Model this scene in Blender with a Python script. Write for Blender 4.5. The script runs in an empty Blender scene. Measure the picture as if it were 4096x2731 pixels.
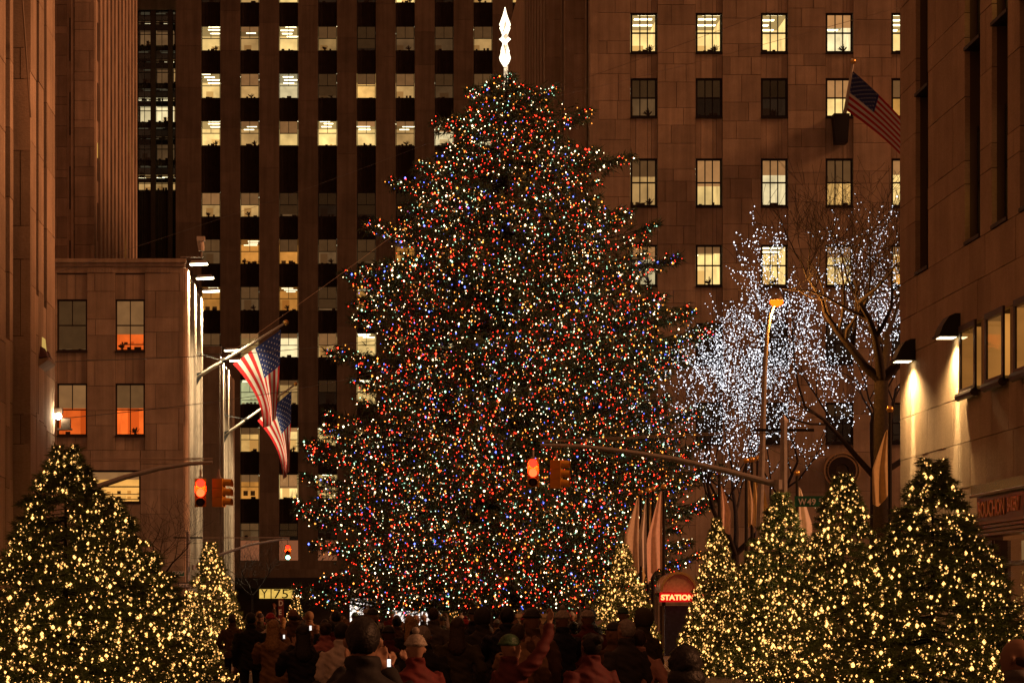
import bpy, math, random
import numpy as np
from mathutils import Vector, Matrix
RND = random.Random(11)
NP = np.random.default_rng(5)
scene = bpy.context.scene
COL = scene.collection

# ------------------------------------------------------------------ camera, world, sun, exposure
F, XV, YH, CZ = 11264.0, 1430.0, 2455.0, 1.72          # focal length and vanishing point in photo pixels, eye height
cam = bpy.data.cameras.new('camera')
cam.sensor_width = 36.0
cam.lens = 36.0 * F / 4096.0
cam.shift_x = (2048.0 - XV) / 4096.0
cam.shift_y = (YH - 1365.5) / 4096.0
cam.clip_end = 2000.0
cam_o = bpy.data.objects.new('camera', cam)
COL.objects.link(cam_o)
cam_o.location = (0, 0, CZ)
cam_o.rotation_euler = (math.radians(90), 0, 0)
scene.camera = cam_o

world = bpy.data.worlds.new('World')
scene.world = world
world.use_nodes = True
bg = world.node_tree.nodes['Background']
bg.inputs['Color'].default_value = (1.0, 0.335, 0.135, 1)   # night sky lit by the city
bg.inputs['Strength'].default_value = 0.2

sun = bpy.data.lights.new('city_glow', 'SUN')
sun.energy = 2.0
sun.angle = math.radians(12)
sun.color = (1.0, 0.38, 0.15)
sun_o = bpy.data.objects.new('city_glow', sun)
COL.objects.link(sun_o)
sun_o['kind'] = 'helper'
to_sun = Vector((1.0, -0.16, 0.5)).normalized()
sun_o.rotation_euler = to_sun.to_track_quat('Z', 'Y').to_euler()
sun_o.location = (20, -40, 60)

scene.view_settings.view_transform = 'Standard'
scene.view_settings.look = 'None'
scene.view_settings.exposure = 0.16
scene.view_settings.gamma = 1.0
scene.render.engine = 'CYCLES'
cy = scene.cycles
cy.use_denoising = True
cy.max_bounces = 5
cy.diffuse_bounces = 2
cy.glossy_bounces = 2
cy.transmission_bounces = 3
cy.transparent_max_bounces = 8
cy.sample_clamp_indirect = 1.5
cy.use_light_tree = True
cy.caustics_reflective = False
cy.caustics_refractive = False


def P(px, py, d):
    return Vector(((px - XV) * d / F, d, CZ + (YH - py) * d / F))


def ux(px, d):
    return (px - XV) * d / F


def zz(py, d):
    return CZ + (YH - py) * d / F


def dX(px, X):
    return X * F / (px - XV)


# ------------------------------------------------------------------ materials
MATS = {}


def nt(name):
    m = bpy.data.materials.new(name)
    m.use_nodes = True
    return m, m.node_tree.nodes, m.node_tree.links


def plain(name, col, rough=0.6, metal=0.0, var=0.0, bump=0.0, scale=8.0, rnd=0.0, spec=0.3):
    if name in MATS:
        return MATS[name]
    m, N, L = nt(name)
    b = N['Principled BSDF']
    b.inputs['Base Color'].default_value = (*col, 1)
    b.inputs['Roughness'].default_value = rough
    b.inputs['Metallic'].default_value = metal
    b.inputs['Specular IOR Level'].default_value = spec
    geo = N.new('ShaderNodeNewGeometry')
    nz = N.new('ShaderNodeTexNoise')
    nz.inputs['Scale'].default_value = scale
    nz.inputs['Detail'].default_value = 6
    L.new(geo.outputs['Position'], nz.inputs['Vector'])
    val = N.new('ShaderNodeMapRange')
    val.inputs['From Min'].default_value = 0.25
    val.inputs['From Max'].default_value = 0.75
    val.inputs['To Min'].default_value = 1 - var
    val.inputs['To Max'].default_value = 1 + var
    L.new(nz.outputs['Fac'], val.inputs['Value'])
    oi = N.new('ShaderNodeObjectInfo')
    rm = N.new('ShaderNodeMapRange')
    rm.inputs['To Min'].default_value = 1 - rnd
    rm.inputs['To Max'].default_value = 1 + rnd
    L.new(oi.outputs['Random'], rm.inputs['Value'])
    mu = N.new('ShaderNodeMath')
    mu.operation = 'MULTIPLY'
    L.new(val.outputs[0], mu.inputs[0])
    L.new(rm.outputs[0], mu.inputs[1])
    mix = N.new('ShaderNodeVectorMath')
    mix.operation = 'SCALE'
    mix.inputs[0].default_value = col
    L.new(mu.outputs[0], mix.inputs['Scale'])
    L.new(mix.outputs[0], b.inputs['Base Color'])
    if bump:
        bp = N.new('ShaderNodeBump')
        bp.inputs['Strength'].default_value = bump
        bp.inputs['Distance'].default_value = 0.02
        L.new(nz.outputs['Fac'], bp.inputs['Height'])
        L.new(bp.outputs[0], b.inputs['Normal'])
    MATS[name] = m
    return m


def stone(name, col, var=0.2, streak=0.22, rnd=0.17, scale=0.7, fine=14.0, bump=0.35, rough=0.85):
    m, N, L = nt(name)
    b = N['Principled BSDF']
    b.inputs['Roughness'].default_value = rough
    b.inputs['Specular IOR Level'].default_value = 0.2
    geo = N.new('ShaderNodeNewGeometry')
    oi = N.new('ShaderNodeObjectInfo')

    def noise(sc, vec=None, detail=6):
        n = N.new('ShaderNodeTexNoise')
        n.inputs['Scale'].default_value = sc
        n.inputs['Detail'].default_value = detail
        n.inputs['Roughness'].default_value = 0.62
        if vec is None:
            L.new(geo.outputs['Position'], n.inputs['Vector'])
        else:
            mp = N.new('ShaderNodeVectorMath')
            mp.operation = 'MULTIPLY'
            mp.inputs[1].default_value = vec
            L.new(geo.outputs['Position'], mp.inputs[0])
            L.new(mp.outputs[0], n.inputs['Vector'])
        return n

    def rng(src, lo, hi, a=0.3, z=0.7):
        r = N.new('ShaderNodeMapRange')
        r.inputs['From Min'].default_value = a
        r.inputs['From Max'].default_value = z
        r.inputs['To Min'].default_value = lo
        r.inputs['To Max'].default_value = hi
        L.new(src, r.inputs['Value'])
        return r.outputs[0]

    def mul(a, b_):
        n = N.new('ShaderNodeMath')
        n.operation = 'MULTIPLY'
        L.new(a, n.inputs[0])
        L.new(b_, n.inputs[1])
        return n.outputs[0]

    big = rng(noise(scale).outputs['Fac'], 1 - var, 1 + var)
    stk = rng(noise(1.0, (2.6, 2.6, 0.12)).outputs['Fac'], 1 - streak, 1 + streak)
    fin = noise(fine, (1, 1, 2.2), 8)
    fi = rng(fin.outputs['Fac'], 0.86, 1.14)
    ob = rng(oi.outputs['Random'], 1 - rnd, 1 + rnd, 0, 1)
    k = mul(mul(big, stk), mul(fi, ob))
    sc = N.new('ShaderNodeVectorMath')
    sc.operation = 'SCALE'
    sc.inputs[0].default_value = col
    L.new(k, sc.inputs['Scale'])
    L.new(sc.outputs[0], b.inputs['Base Color'])
    bp = N.new('ShaderNodeBump')
    bp.inputs['Strength'].default_value = bump
    bp.inputs['Distance'].default_value = 0.02
    L.new(fin.outputs['Fac'], bp.inputs['Height'])
    L.new(bp.outputs[0], b.inputs['Normal'])
    return m


def glow(name, col, strength, rnd=0.0, noise=0.0, nscale=2.0, diffuse=0.0):
    if name in MATS:
        return MATS[name]
    m, N, L = nt(name)
    for n in list(N):
        if n.type == 'BSDF_PRINCIPLED':
            N.remove(n)
    out = [n for n in N if n.type == 'OUTPUT_MATERIAL'][0]
    em = N.new('ShaderNodeEmission')
    em.inputs['Color'].default_value = (*col, 1)
    em.inputs['Strength'].default_value = strength
    if rnd or noise:
        oi = N.new('ShaderNodeObjectInfo')
        r = N.new('ShaderNodeMapRange')
        r.inputs['To Min'].default_value = strength * (1 - rnd)
        r.inputs['To Max'].default_value = strength * (1 + rnd)
        L.new(oi.outputs['Random'], r.inputs['Value'])
        geo = N.new('ShaderNodeNewGeometry')
        nz = N.new('ShaderNodeTexNoise')
        nz.inputs['Scale'].default_value = nscale
        nz.inputs['Detail'].default_value = 4
        L.new(geo.outputs['Position'], nz.inputs['Vector'])
        q = N.new('ShaderNodeMapRange')
        q.inputs['From Min'].default_value = 0.3
        q.inputs['From Max'].default_value = 0.7
        q.inputs['To Min'].default_value = 1 - noise
        q.inputs['To Max'].default_value = 1 + noise
        L.new(nz.outputs['Fac'], q.inputs['Value'])
        mu = N.new('ShaderNodeMath')
        mu.operation = 'MULTIPLY'
        L.new(r.outputs[0], mu.inputs[0])
        L.new(q.outputs[0], mu.inputs[1])
        L.new(mu.outputs[0], em.inputs['Strength'])
    L.new(em.outputs[0], out.inputs['Surface'])
    MATS[name] = m
    return m


def glass(name, tint=(0.9, 0.9, 0.9), base=0.03):
    m, N, L = nt(name)
    for n in list(N):
        if n.type == 'BSDF_PRINCIPLED':
            N.remove(n)
    out = [n for n in N if n.type == 'OUTPUT_MATERIAL'][0]
    tr = N.new('ShaderNodeBsdfTransparent')
    tr.inputs['Color'].default_value = (*tint, 1)
    gl = N.new('ShaderNodeBsdfGlossy')
    gl.inputs['Roughness'].default_value = 0.02
    lw = N.new('ShaderNodeFresnel')
    lw.inputs['IOR'].default_value = 1.45
    mx = N.new('ShaderNodeMixShader')
    L.new(lw.outputs[0], mx.inputs[0])
    L.new(tr.outputs[0], mx.inputs[1])
    L.new(gl.outputs[0], mx.inputs[2])
    L.new(mx.outputs[0], out.inputs['Surface'])
    return m


M = {}
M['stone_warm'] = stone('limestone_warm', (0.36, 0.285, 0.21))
M['stone_left'] = stone('limestone_left', (0.42, 0.33, 0.25), streak=0.22)
M['stone_right'] = stone('limestone_right', (0.38, 0.30, 0.21), streak=0.10, rnd=0.10)
M['stone_tower'] = stone('limestone_tower', (0.33, 0.25, 0.19))
M['stone_pier_dimmed'] = stone('limestone_pier_dimmed', (0.12, 0.094, 0.073), streak=0.24)  # similar limestone, its colour darkened to stand in for weaker light there
M['mortar'] = plain('mortar', (0.10, 0.075, 0.055), 0.95)
M['bronze'] = plain('bronze', (0.045, 0.032, 0.024), 0.42, 0.3, var=0.2)
M['dark_metal'] = plain('dark_metal', (0.02, 0.018, 0.017), 0.5, 0.4, var=0.2)
M['spandrel'] = plain('spandrel_metal', (0.035, 0.025, 0.02), 0.55, 0.3, var=0.3, scale=2)
M['glass'] = glass('window_glass')
M['black'] = plain('black_paint', (0.012, 0.011, 0.011), 0.5)
M['asphalt'] = plain('asphalt', (0.05, 0.048, 0.046), 0.8, var=0.25, bump=0.4, scale=30)
M['pavement'] = plain('pavement', (0.16, 0.14, 0.12), 0.75, var=0.2, bump=0.3, scale=12)
M['needle'] = plain('spruce_needle', (0.06, 0.09, 0.04), 0.5, var=0.35, scale=3, spec=0.4)
M['needle2'] = plain('fir_needle', (0.11, 0.145, 0.042), 0.45, var=0.4, scale=9, spec=0.5)
M['bark'] = plain('bark', (0.026, 0.019, 0.015), 0.9, var=0.4, bump=0.6, scale=12)
M['wire'] = plain('wire', (0.02, 0.02, 0.02), 0.5)
M['wire_pale'] = plain('wire_pale', (0.35, 0.28, 0.22), 0.5, 0.3)
M['galv'] = plain('galvanised_steel', (0.38, 0.35, 0.32), 0.45, 0.6, var=0.15)
M['paint_cream'] = plain('cream_paint', (0.62, 0.56, 0.46), 0.5, var=0.1)
M['gold'] = plain('gilded_ball', (0.8, 0.5, 0.16), 0.3, 1.0)
M['sig_yellow'] = plain('signal_yellow', (0.65, 0.30, 0.03), 0.5, var=0.1)

# room interiors: walls, ceiling, floor and panels glow themselves, standing in for lamp light
LV = {}


def level(key, col, s, strip=4.0, ccol=None):
    c2 = ccol or col
    LV[key] = [glow('room_wall_' + key, col, s, rnd=0.35, noise=0.3, nscale=0.9),
               glow('room_ceiling_' + key, c2, s * 0.38, rnd=0.25),
               glow('ceiling_lamp_' + key, (1, 0.86, 0.5), strip),
               plain('room_furniture', (0.05, 0.035, 0.025), 0.7),
               glow('room_floor_' + key, c2, s * 0.16),
               glow('room_panel_' + key, (min(1, col[0] * 1.1), col[1] * 0.85, col[2] * 0.7), s * 0.7, rnd=0.3)]


level('B', (1.0, 0.66, 0.23), 1.0, 5.0)
level('m', (1.0, 0.57, 0.19), 0.42, 3.5)
level('d', (1.0, 0.52, 0.20), 0.10, 0.9)
level('o', (1.0, 0.40, 0.07), 0.5, 2.2)
level('r', (1.0, 0.15, 0.018), 0.95, 1.5, (1.0, 0.30, 0.05))
level('y', (1.0, 0.47, 0.10), 0.7, 2.0)
level('w', (1.0, 0.40, 0.075), 0.34, 0.8)
level('b', (1.0, 0.56, 0.16), 0.8, 4.0)
level('c', (1.0, 0.80, 0.42), 0.9, 5.0)
level('k', (0.9, 0.5, 0.25), 0.012, 0.05)
level('t', (0.85, 0.86, 0.42), 0.6, 2.5)
BLIND = {k: glow('blind_' + k, (1.0, 0.47, 0.16), s, rnd=0.55, noise=0.12) for k, s in
         dict(B=0.30, m=0.17, d=0.07, o=0.13, r=0.16, y=0.2, w=0.2, b=0.2, c=0.34, k=0.022, t=0.15).items()}  # blind cloth glows itself in place of room light coming through


# ------------------------------------------------------------------ geometry helpers
def new_mesh(name, V, Fc, MI=None, mats=(), smooth=False):
    me = bpy.data.meshes.new(name)
    me.from_pydata([tuple(v) for v in V], [], Fc)
    for m in mats:
        me.materials.append(m)
    if MI is not None and len(mats) > 1:
        me.polygons.foreach_set('material_index', MI)
    if smooth:
        me.polygons.foreach_set('use_smooth', [True] * len(me.polygons))
    me.update()
    return me


def tri_mesh(name, V, T, MI=None, mats=()):
    """fast triangle mesh from numpy arrays"""
    me = bpy.data.meshes.new(name)
    V = np.asarray(V, dtype=np.float32).reshape(-1, 3)
    T = np.asarray(T, dtype=np.int32).reshape(-1, 3)
    me.vertices.add(len(V))
    me.vertices.foreach_set('co', V.ravel())
    me.loops.add(len(T) * 3)
    me.loops.foreach_set('vertex_index', T.ravel())
    me.polygons.add(len(T))
    me.polygons.foreach_set('loop_start', np.arange(0, len(T) * 3, 3, dtype=np.int32))
    try:
        me.polygons.foreach_set('loop_total', np.full(len(T), 3, dtype=np.int32))
    except Exception:
        pass
    for m in mats:
        me.materials.append(m)
    if MI is not None:
        me.polygons.foreach_set('material_index', np.asarray(MI, dtype=np.int32))
    me.update(calc_edges=True)
    me.validate()
    return me


def link(name, data, parent=None):
    o = bpy.data.objects.new(name, data)
    COL.objects.link(o)
    if parent is not None:
        o.parent = parent
        o.matrix_parent_inverse = Matrix.Translation(-parent_world(parent))
    return o


PW = {}


def parent_world(p):
    return PW.get(p.name, Vector((0, 0, 0)))


def tag(o, label, cat, group=None):
    o['label'] = label
    o['category'] = cat
    if group:
        o['group'] = group
    return o


def thing(name, label, cat, loc=(0, 0, 0), group=None):
    o = bpy.data.objects.new(name, None)
    COL.objects.link(o)
    o.empty_display_size = 0.2
    o.location = loc
    PW[o.name] = Vector(loc)
    return tag(o, label, cat, group)


class Fr:
    """a wall frame: u along the wall, z up, depth into the wall"""

    def __init__(s, O, U, N):
        s.O, s.U, s.N = Vector(O), Vector(U), Vector(N)

    def pt(s, u, z, dep=0.0):
        return s.O + s.U * u + Vector((0, 0, z)) - s.N * dep


def front(d):
    return Fr((0, d, 0), (1, 0, 0), (0, -1, 0))


def side_r(X):      # wall whose outside faces +X
    return Fr((X, 0, 0), (0, 1, 0), (1, 0, 0))


def side_l(X):      # wall whose outside faces -X
    return Fr((X, 0, 0), (0, -1, 0), (-1, 0, 0))


class MB:
    def __init__(s):
        s.v, s.f, s.m = [], [], []

    def face(s, pts, mi=0):
        i = len(s.v)
        s.v += [Vector(p) for p in pts]
        s.f.append(list(range(i, i + len(pts))))
        s.m.append(mi)

    def hexa(s, c, mi=0):
        i = len(s.v)
        s.v += c
        for q in ((0, 3, 2, 1), (4, 5, 6, 7), (0, 1, 5, 4), (1, 2, 6, 5), (2, 3, 7, 6), (3, 0, 4, 7)):
            s.f.append([i + k for k in q])
            s.m.append(mi)

    def box(s, x0, x1, y0, y1, z0, z1, mi=0):
        s.hexa([Vector(p) for p in ((x0, y0, z0), (x1, y0, z0), (x1, y1, z0), (x0, y1, z0),
                                    (x0, y0, z1), (x1, y0, z1), (x1, y1, z1), (x0, y1, z1))], mi)

    def fbox(s, fr, u0, u1, z0, z1, d0, d1, mi=0):
        s.hexa([fr.pt(u0, z0, d0), fr.pt(u1, z0, d0), fr.pt(u1, z0, d1), fr.pt(u0, z0, d1),
                fr.pt(u0, z1, d0), fr.pt(u1, z1, d0), fr.pt(u1, z1, d1), fr.pt(u0, z1, d1)], mi)

    def tube(s, pts, radii, n=8, mi=0, cap=True, flat=1.0):
        pts = [Vector(p) for p in pts]
        if not hasattr(radii, '__len__'):
            radii = [radii] * len(pts)
        base = len(s.v)
        up = None
        for k, p in enumerate(pts):
            t = (pts[min(k + 1, len(pts) - 1)] - pts[max(k - 1, 0)]).normalized()
            if up is None:
                up = Vector((0, 0, 1)) if abs(t.z) < 0.9 else Vector((1, 0, 0))
            a = t.cross(up)
            if a.length < 1e-6:
                a = t.orthogonal()
            a.normalize()
            b = a.cross(t).normalized()
            up = b
            for j in range(n):
                an = 2 * math.pi * j / n
                s.v.append(p + a * (math.cos(an) * radii[k]) + b * (math.sin(an) * radii[k] * flat))
        for k in range(len(pts) - 1):
            for j in range(n):
                q = base + k * n
                s.f.append([q + j, q + (j + 1) % n, q + n + (j + 1) % n, q + n + j])
                s.m.append(mi)
        if cap:
            s.f.append([base + j for j in range(n)][::-1])
            s.m.append(mi)
            e = base + (len(pts) - 1) * n
            s.f.append([e + j for j in range(n)])
            s.m.append(mi)

    def rings(s, rings, n=16, mi=0, cap=True):
        """rings: (cx, cy, z, rx, ry)"""
        base = len(s.v)
        for (cx, cy_, z, rx, ry) in rings:
            for j in range(n):
                an = 2 * math.pi * j / n
                s.v.append(Vector((cx + math.cos(an) * rx, cy_ + math.sin(an) * ry, z)))
        for k in range(len(rings) - 1):
            for j in range(n):
                q = base + k * n
                s.f.append([q + j, q + (j + 1) % n, q + n + (j + 1) % n, q + n + j])
                s.m.append(mi)
        if cap:
            s.f.append([base + j for j in range(n)][::-1])
            s.m.append(mi)
            e = base + (len(rings) - 1) * n
            s.f.append([e + j for j in range(n)])
            s.m.append(mi)

    def ball(s, c, r, mi=0, seg=12, rg=8, sc=(1, 1, 1)):
        rs = []
        for k in range(rg + 1):
            t = math.pi * k / rg
            rr = max(1e-4, math.sin(t))
            rs.append((c[0], c[1], c[2] - math.cos(t) * r * sc[2], rr * r * sc[0], rr * r * sc[1]))
        s.rings(rs, seg, mi)

    def build(s, name, mats, parent=None, smooth=False):
        if not isinstance(mats, (list, tuple)):
            mats = [mats]
        me = new_mesh(name, s.v, s.f, s.m, mats, smooth)
        return link(name, me, parent)


def part(name, mats, parent, fn, smooth=False):
    b = MB()
    fn(b)
    return b.build(name, mats, parent, smooth)


def struct(o):
    o['kind'] = 'structure'
    return o


def stuff(o):
    o['kind'] = 'stuff'
    return o


UNIT = {}


def unit_box(mat):
    if mat.name not in UNIT:
        b = MB()
        c = 0.5
        # a block with a small chamfer on the outer edge
        b.box(-c, c, -c, c, -c, c)
        UNIT[mat.name] = new_mesh('stone_block', b.v, b.f, None, [mat])
    return UNIT[mat.name]


def place_block(parent, fr, u0, u1, z0, z1, d0, d1, mat, name='stone_block'):
    o = link(name, unit_box(mat), parent)
    c = fr.pt((u0 + u1) / 2, (z0 + z1) / 2, (d0 + d1) / 2)
    Rm = Matrix((fr.U, -fr.N, Vector((0, 0, 1)))).transposed().to_4x4()
    o.matrix_basis = Matrix.Translation(c) @ Rm @ Matrix.Diagonal((abs(u1 - u0), abs(d1 - d0), abs(z1 - z0), 1))
    return o


def masonry(parent, fr, u0, u1, z0, z1, course, width, mat, rnd, gap=0.022, thick=0.14, proud=0.0, split=None, name='stone_block'):
    """courses of separate blocks between u0..u1, z0..z1; joints recessed to the backing"""
    z = z0
    k = 0
    while z < z1 - 0.05:
        h = course[k % len(course)] * rnd.uniform(0.92, 1.08)
        if z + h > z1 - 0.35 * h:
            h = z1 - z
        w = u1 - u0
        if split:
            s = split[k % len(split)]
            edges = [u0] + [u0 + w * q for q in s] + [u1]
        else:
            n = max(1, round(w / width))
            off = 0.5 if k % 2 else 0.0
            edges = [u0]
            for j in range(n + 1):
                e = u0 + (j + off) * w / n + rnd.uniform(-.12, .12) * width
                if u0 + 0.25 * width < e < u1 - 0.25 * width:
                    edges.append(e)
            edges.append(u1)
        for a, b in zip(edges[:-1], edges[1:]):
            pr = proud + rnd.uniform(-0.006, 0.006)
            place_block(parent, fr, a + gap / 2, b - gap / 2, z + gap / 2, z + h - gap / 2, -pr, thick, mat, name)
        z += h
        k += 1


def backing(parent, fr, rects, d0=0.1, d1=0.3, mat=None, name='wall'):
    b = MB()
    for (u0, u1, z0, z1) in rects:
        b.fbox(fr, u0, u1, z0, z1, d0, d1)
    return b.build(name, mat or M['mortar'], parent)


# ------------------------------------------------------------------ windows
def room_mesh(w, h, lev, variant, e=0.22):
    """room behind a window, local frame: x along wall, y inward, z up; opening 0..w, 0..h"""
    r = random.Random(variant)
    b = MB()
    D = 2.2 * h + .5 if e > .1 else 2.6
    x0, x1 = -e, w + e
    z0, z1 = (-0.12, h + 0.18) if e > .1 else (0.0, h - .02)
    b.face([(x0, D, z0), (x1, D, z0), (x1, D, z1), (x0, D, z1)], 0)
    b.face([(x0, 0, z0), (x0, D, z0), (x0, D, z1), (x0, 0, z1)], 0)
    b.face([(x1, D, z0), (x1, 0, z0), (x1, 0, z1), (x1, D, z1)], 0)
    b.face([(x0, 0, z1), (x0, D, z1), (x1, D, z1), (x1, 0, z1)], 1)
    b.face([(x0, 0, z0), (x1, 0, z0), (x1, D, z0), (x0, D, z0)], 4)
    for k in range(r.choice((3, 4, 4, 5)) if D > 3 else 2):           # ceiling lamps
        yy = 0.4 + k * .27 * D + r.uniform(0, .3)
        if yy > D - .4:
            break
        xa = x0 + r.uniform(0.04, 0.42) * (x1 - x0)
        b.box(xa, min(x1 - .1, xa + r.uniform(.4, .6) * (x1 - x0)), yy, yy + 0.3, z1 - 0.09, z1 - 0.05, 2)
    kind = r.randrange(5)
    if kind == 0:       # partition panel
        b.box(x0 + .5 * w, x0 + w, D - .12, D - .08, z0, z0 + .72 * h, 5)
    elif kind == 1:     # shelves with boxes
        for q in range(3):
            b.box(x0 + .1, x1 - .1, D - .3, D - .05, z0 + .2 + q * .32 * h * .5, z0 + .24 + q * .32 * h * .5, 3)
            for j in range(5):
                if r.random() < .7:
                    xx = x0 + .15 + j * (x1 - x0 - .3) / 5
                    b.box(xx, xx + .2, D - .3, D - .1, z0 + .24 + q * .16 * h, z0 + .24 + q * .16 * h + r.uniform(.08, .2), 5 if r.random() < .5 else 3)
    elif kind == 2:     # door
        b.box(x0 + .2 * w, x0 + .6 * w, D - .06, D - .02, z0, z0 + .78 * h, 5)
    elif kind == 3:     # pictures
        for j in range(2):
            b.box(x0 + (.15 + .4 * j) * w, x0 + (.4 + .4 * j) * w, D - .05, D - .02, z0 + .3 * h, z0 + .5 * h, 3)
    # desk things on the sill
    for j in range(r.choice((1, 2, 2, 3))):
        xx = r.uniform(0.05, .75) * w
        ww = r.uniform(.12, .4)
        b.box(xx, min(w, xx + ww), .18, .34, -.05, r.uniform(.1, .3), 3)
    if r.random() < .3:     # a pot plant by the window
        cx = r.uniform(.2, .8) * w
        b.tube([(cx, .3, 0), (cx, .3, .16)], .09, 8, 3)
        for j in range(26):
            a = r.uniform(0, 6.28)
            el = r.uniform(.3, 1.5)
            ln = r.uniform(.18, .42)
            p = Vector((cx, .3, .16))
            q = p + Vector((math.cos(a) * math.cos(el), math.sin(a) * .3, math.sin(el))) * ln
            s_ = Vector((.03, 0, .012))
            b.face([p - s_ * .5, q - s_, q + s_, p + s_ * .5], 3)
    me = bpy.data.meshes.new('room_interior')
    me.from_pydata([tuple(v) for v in b.v], [], b.f)
    for m in LV[lev]:
        me.materials.append(m)
    me.polygons.foreach_set('material_index', b.m)
    me.update()
    return me


ROOMS = {}


VR = random.Random(71)


def window(parent, fr, u0, u1, z0, z1, lev='B', blind=0.45, rec=0.18, cols=3, rows=2, bar=0.05, fw=0.07, upper=None,
           mat=None, lower_single=False, name='window', sill=True):
    mat = mat or M['bronze']
    if lev == 'B':
        lev = VR.choice('BBBbcB')
        if blind > .05:
            blind = max(.1, blind + VR.uniform(-.14, .12))
    w, h = u1 - u0, z1 - z0
    b = MB()
    d0, d1 = rec, rec + 0.09
    b.fbox(fr, u0, u0 + fw, z0, z1, d0, d1)
    b.fbox(fr, u1 - fw, u1, z0, z1, d0, d1)
    b.fbox(fr, u0 + fw, u1 - fw, z1 - fw, z1, d0, d1)
    b.fbox(fr, u0 + fw, u1 - fw, z0, z0 + fw, d0, d1)
    zm = z0 + h * (upper if upper else 0.5)
    b.fbox(fr, u0 + fw, u1 - fw, zm - bar * .7, zm + bar * .7, d0 + .01, d1)
    wi = (w - 2 * fw)
    for (a, c, n) in ((z0 + fw, zm - bar * .7, 1 if lower_single else cols), (zm + bar * .7, z1 - fw, cols)):
        for k in range(1, n):
            x = u0 + fw + wi * k / n
            b.fbox(fr, x - bar / 2, x + bar / 2, a, c, d0 + .02, d1)
    if sill:
        b.fbox(fr, u0 - .03, u1 + .03, z0 - .07, z0 - .003, -.03, rec + .1)
    win = b.build(name, mat, parent)
    PW[win.name] = Vector((0, 0, 0)) if parent is None else Vector((0, 0, 0))
    # panes
    for (a, c, n) in ((z0 + fw, zm - bar * .7, 1 if lower_single else cols), (zm + bar * .7, z1 - fw, cols)):
        for k in range(n):
            xa = u0 + fw + wi * k / n + bar / 2 * (k > 0)
            xb = u0 + fw + wi * (k + 1) / n - bar / 2 * (k < n - 1)
            p = MB()
            p.face([fr.pt(xa, a, d0 + .05), fr.pt(xb, a, d0 + .05), fr.pt(xb, c, d0 + .05), fr.pt(xa, c, d0 + .05)])
            sub(p.build('pane', M['glass']), win)
    # room
    key = (round(w, 2), round(h, 2), lev, RND.randrange(6))
    if key not in ROOMS:
        ROOMS[key] = room_mesh(w, h, lev, hash(key[3]) + 17 * len(lev) + ord(lev[0]))
    o = bpy.data.objects.new('room_interior', ROOMS[key])
    COL.objects.link(o)
    Rm = Matrix((fr.U, -fr.N, Vector((0, 0, 1)))).transposed().to_4x4()
    o.matrix_basis = Matrix.Translation(fr.pt(u0, z0, rec + .12)) @ Rm
    sub(o, win)
    if blind > 0.02:
        p = MB()
        zb = z1 - fw - (h - 2 * fw) * blind
        p.fbox(fr, u0 + fw * .6, u1 - fw * .6, zb, z1 - fw * .5, rec + .125, rec + .135)
        sub(p.build('blind', BLIND[lev]), win)
    return win


def sub(o, parent):
    """parent without moving: verts are in world space, so undo every ancestor's offset"""
    o.parent = parent
    off = Vector((0, 0, 0))
    p = parent
    while p is not None:
        if p.type == 'EMPTY':
            off += PW.get(p.name, Vector((0, 0, 0)))
        p = p.parent
    # a mesh part already cancels its Empty's offset through its own parent inverse
    if parent.type == 'EMPTY':
        o.matrix_parent_inverse = Matrix.Translation(-off)
    else:
        o.matrix_parent_inverse = Matrix.Identity(4)
    return o


def text_mesh(name, txt, size, mat, extrude=0.01, align='LEFT', sx=1.0, bold=0.0):
    cu = bpy.data.curves.new(name, 'FONT')
    cu.body = txt
    cu.size = size
    cu.extrude = extrude
    cu.offset = bold
    cu.align_x = align
    cu.resolution_u = 3
    o = bpy.data.objects.new(name + '_tmp', cu)
    COL.objects.link(o)
    dg = bpy.context.evaluated_depsgraph_get()
    me = bpy.data.meshes.new_from_object(o.evaluated_get(dg))
    me.name = name
    bpy.data.objects.remove(o)
    me.materials.clear()
    me.materials.append(mat)
    if sx != 1.0:
        for v in me.vertices:
            v.co.x *= sx
    return me


def place_text(name, txt, size, mat, origin, U, N, parent, **k):
    me = text_mesh(name, txt, size, mat, **k)
    o = bpy.data.objects.new(name, me)
    COL.objects.link(o)
    U, N = Vector(U).normalized(), Vector(N).normalized()
    Zu = N.cross(U)
    Rm = Matrix((U, Zu, N)).transposed().to_4x4()
    o.matrix_basis = Matrix.Translation(Vector(origin)) @ Rm
    sub(o, parent)
    return o

# ------------------------------------------------------------------ ground
g = MB()
g.face([(-400, -60, 0), (400, -60, 0), (400, 700, 0), (-400, 700, 0)])
struct(g.build('street', M['asphalt']))
for nm, xs in (('pavement_west', (-60, -3.2)), ('pavement_east', (8.4, 60))):
    for (ya, yb) in ((-20, 62.5), (78, 142), (158, 232)):
        b = MB()
        b.box(xs[0], xs[1], ya, yb, 0.0, 0.14)
        o = struct(b.build('pavement', M['pavement']))
b = MB()
b.face([(-3.1, 80, 0.006), (8.3, 80, 0.006), (8.3, 140, 0.006), (-3.1, 140, 0.006)])
struct(b.build('plaza', M['pavement']))
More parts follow.
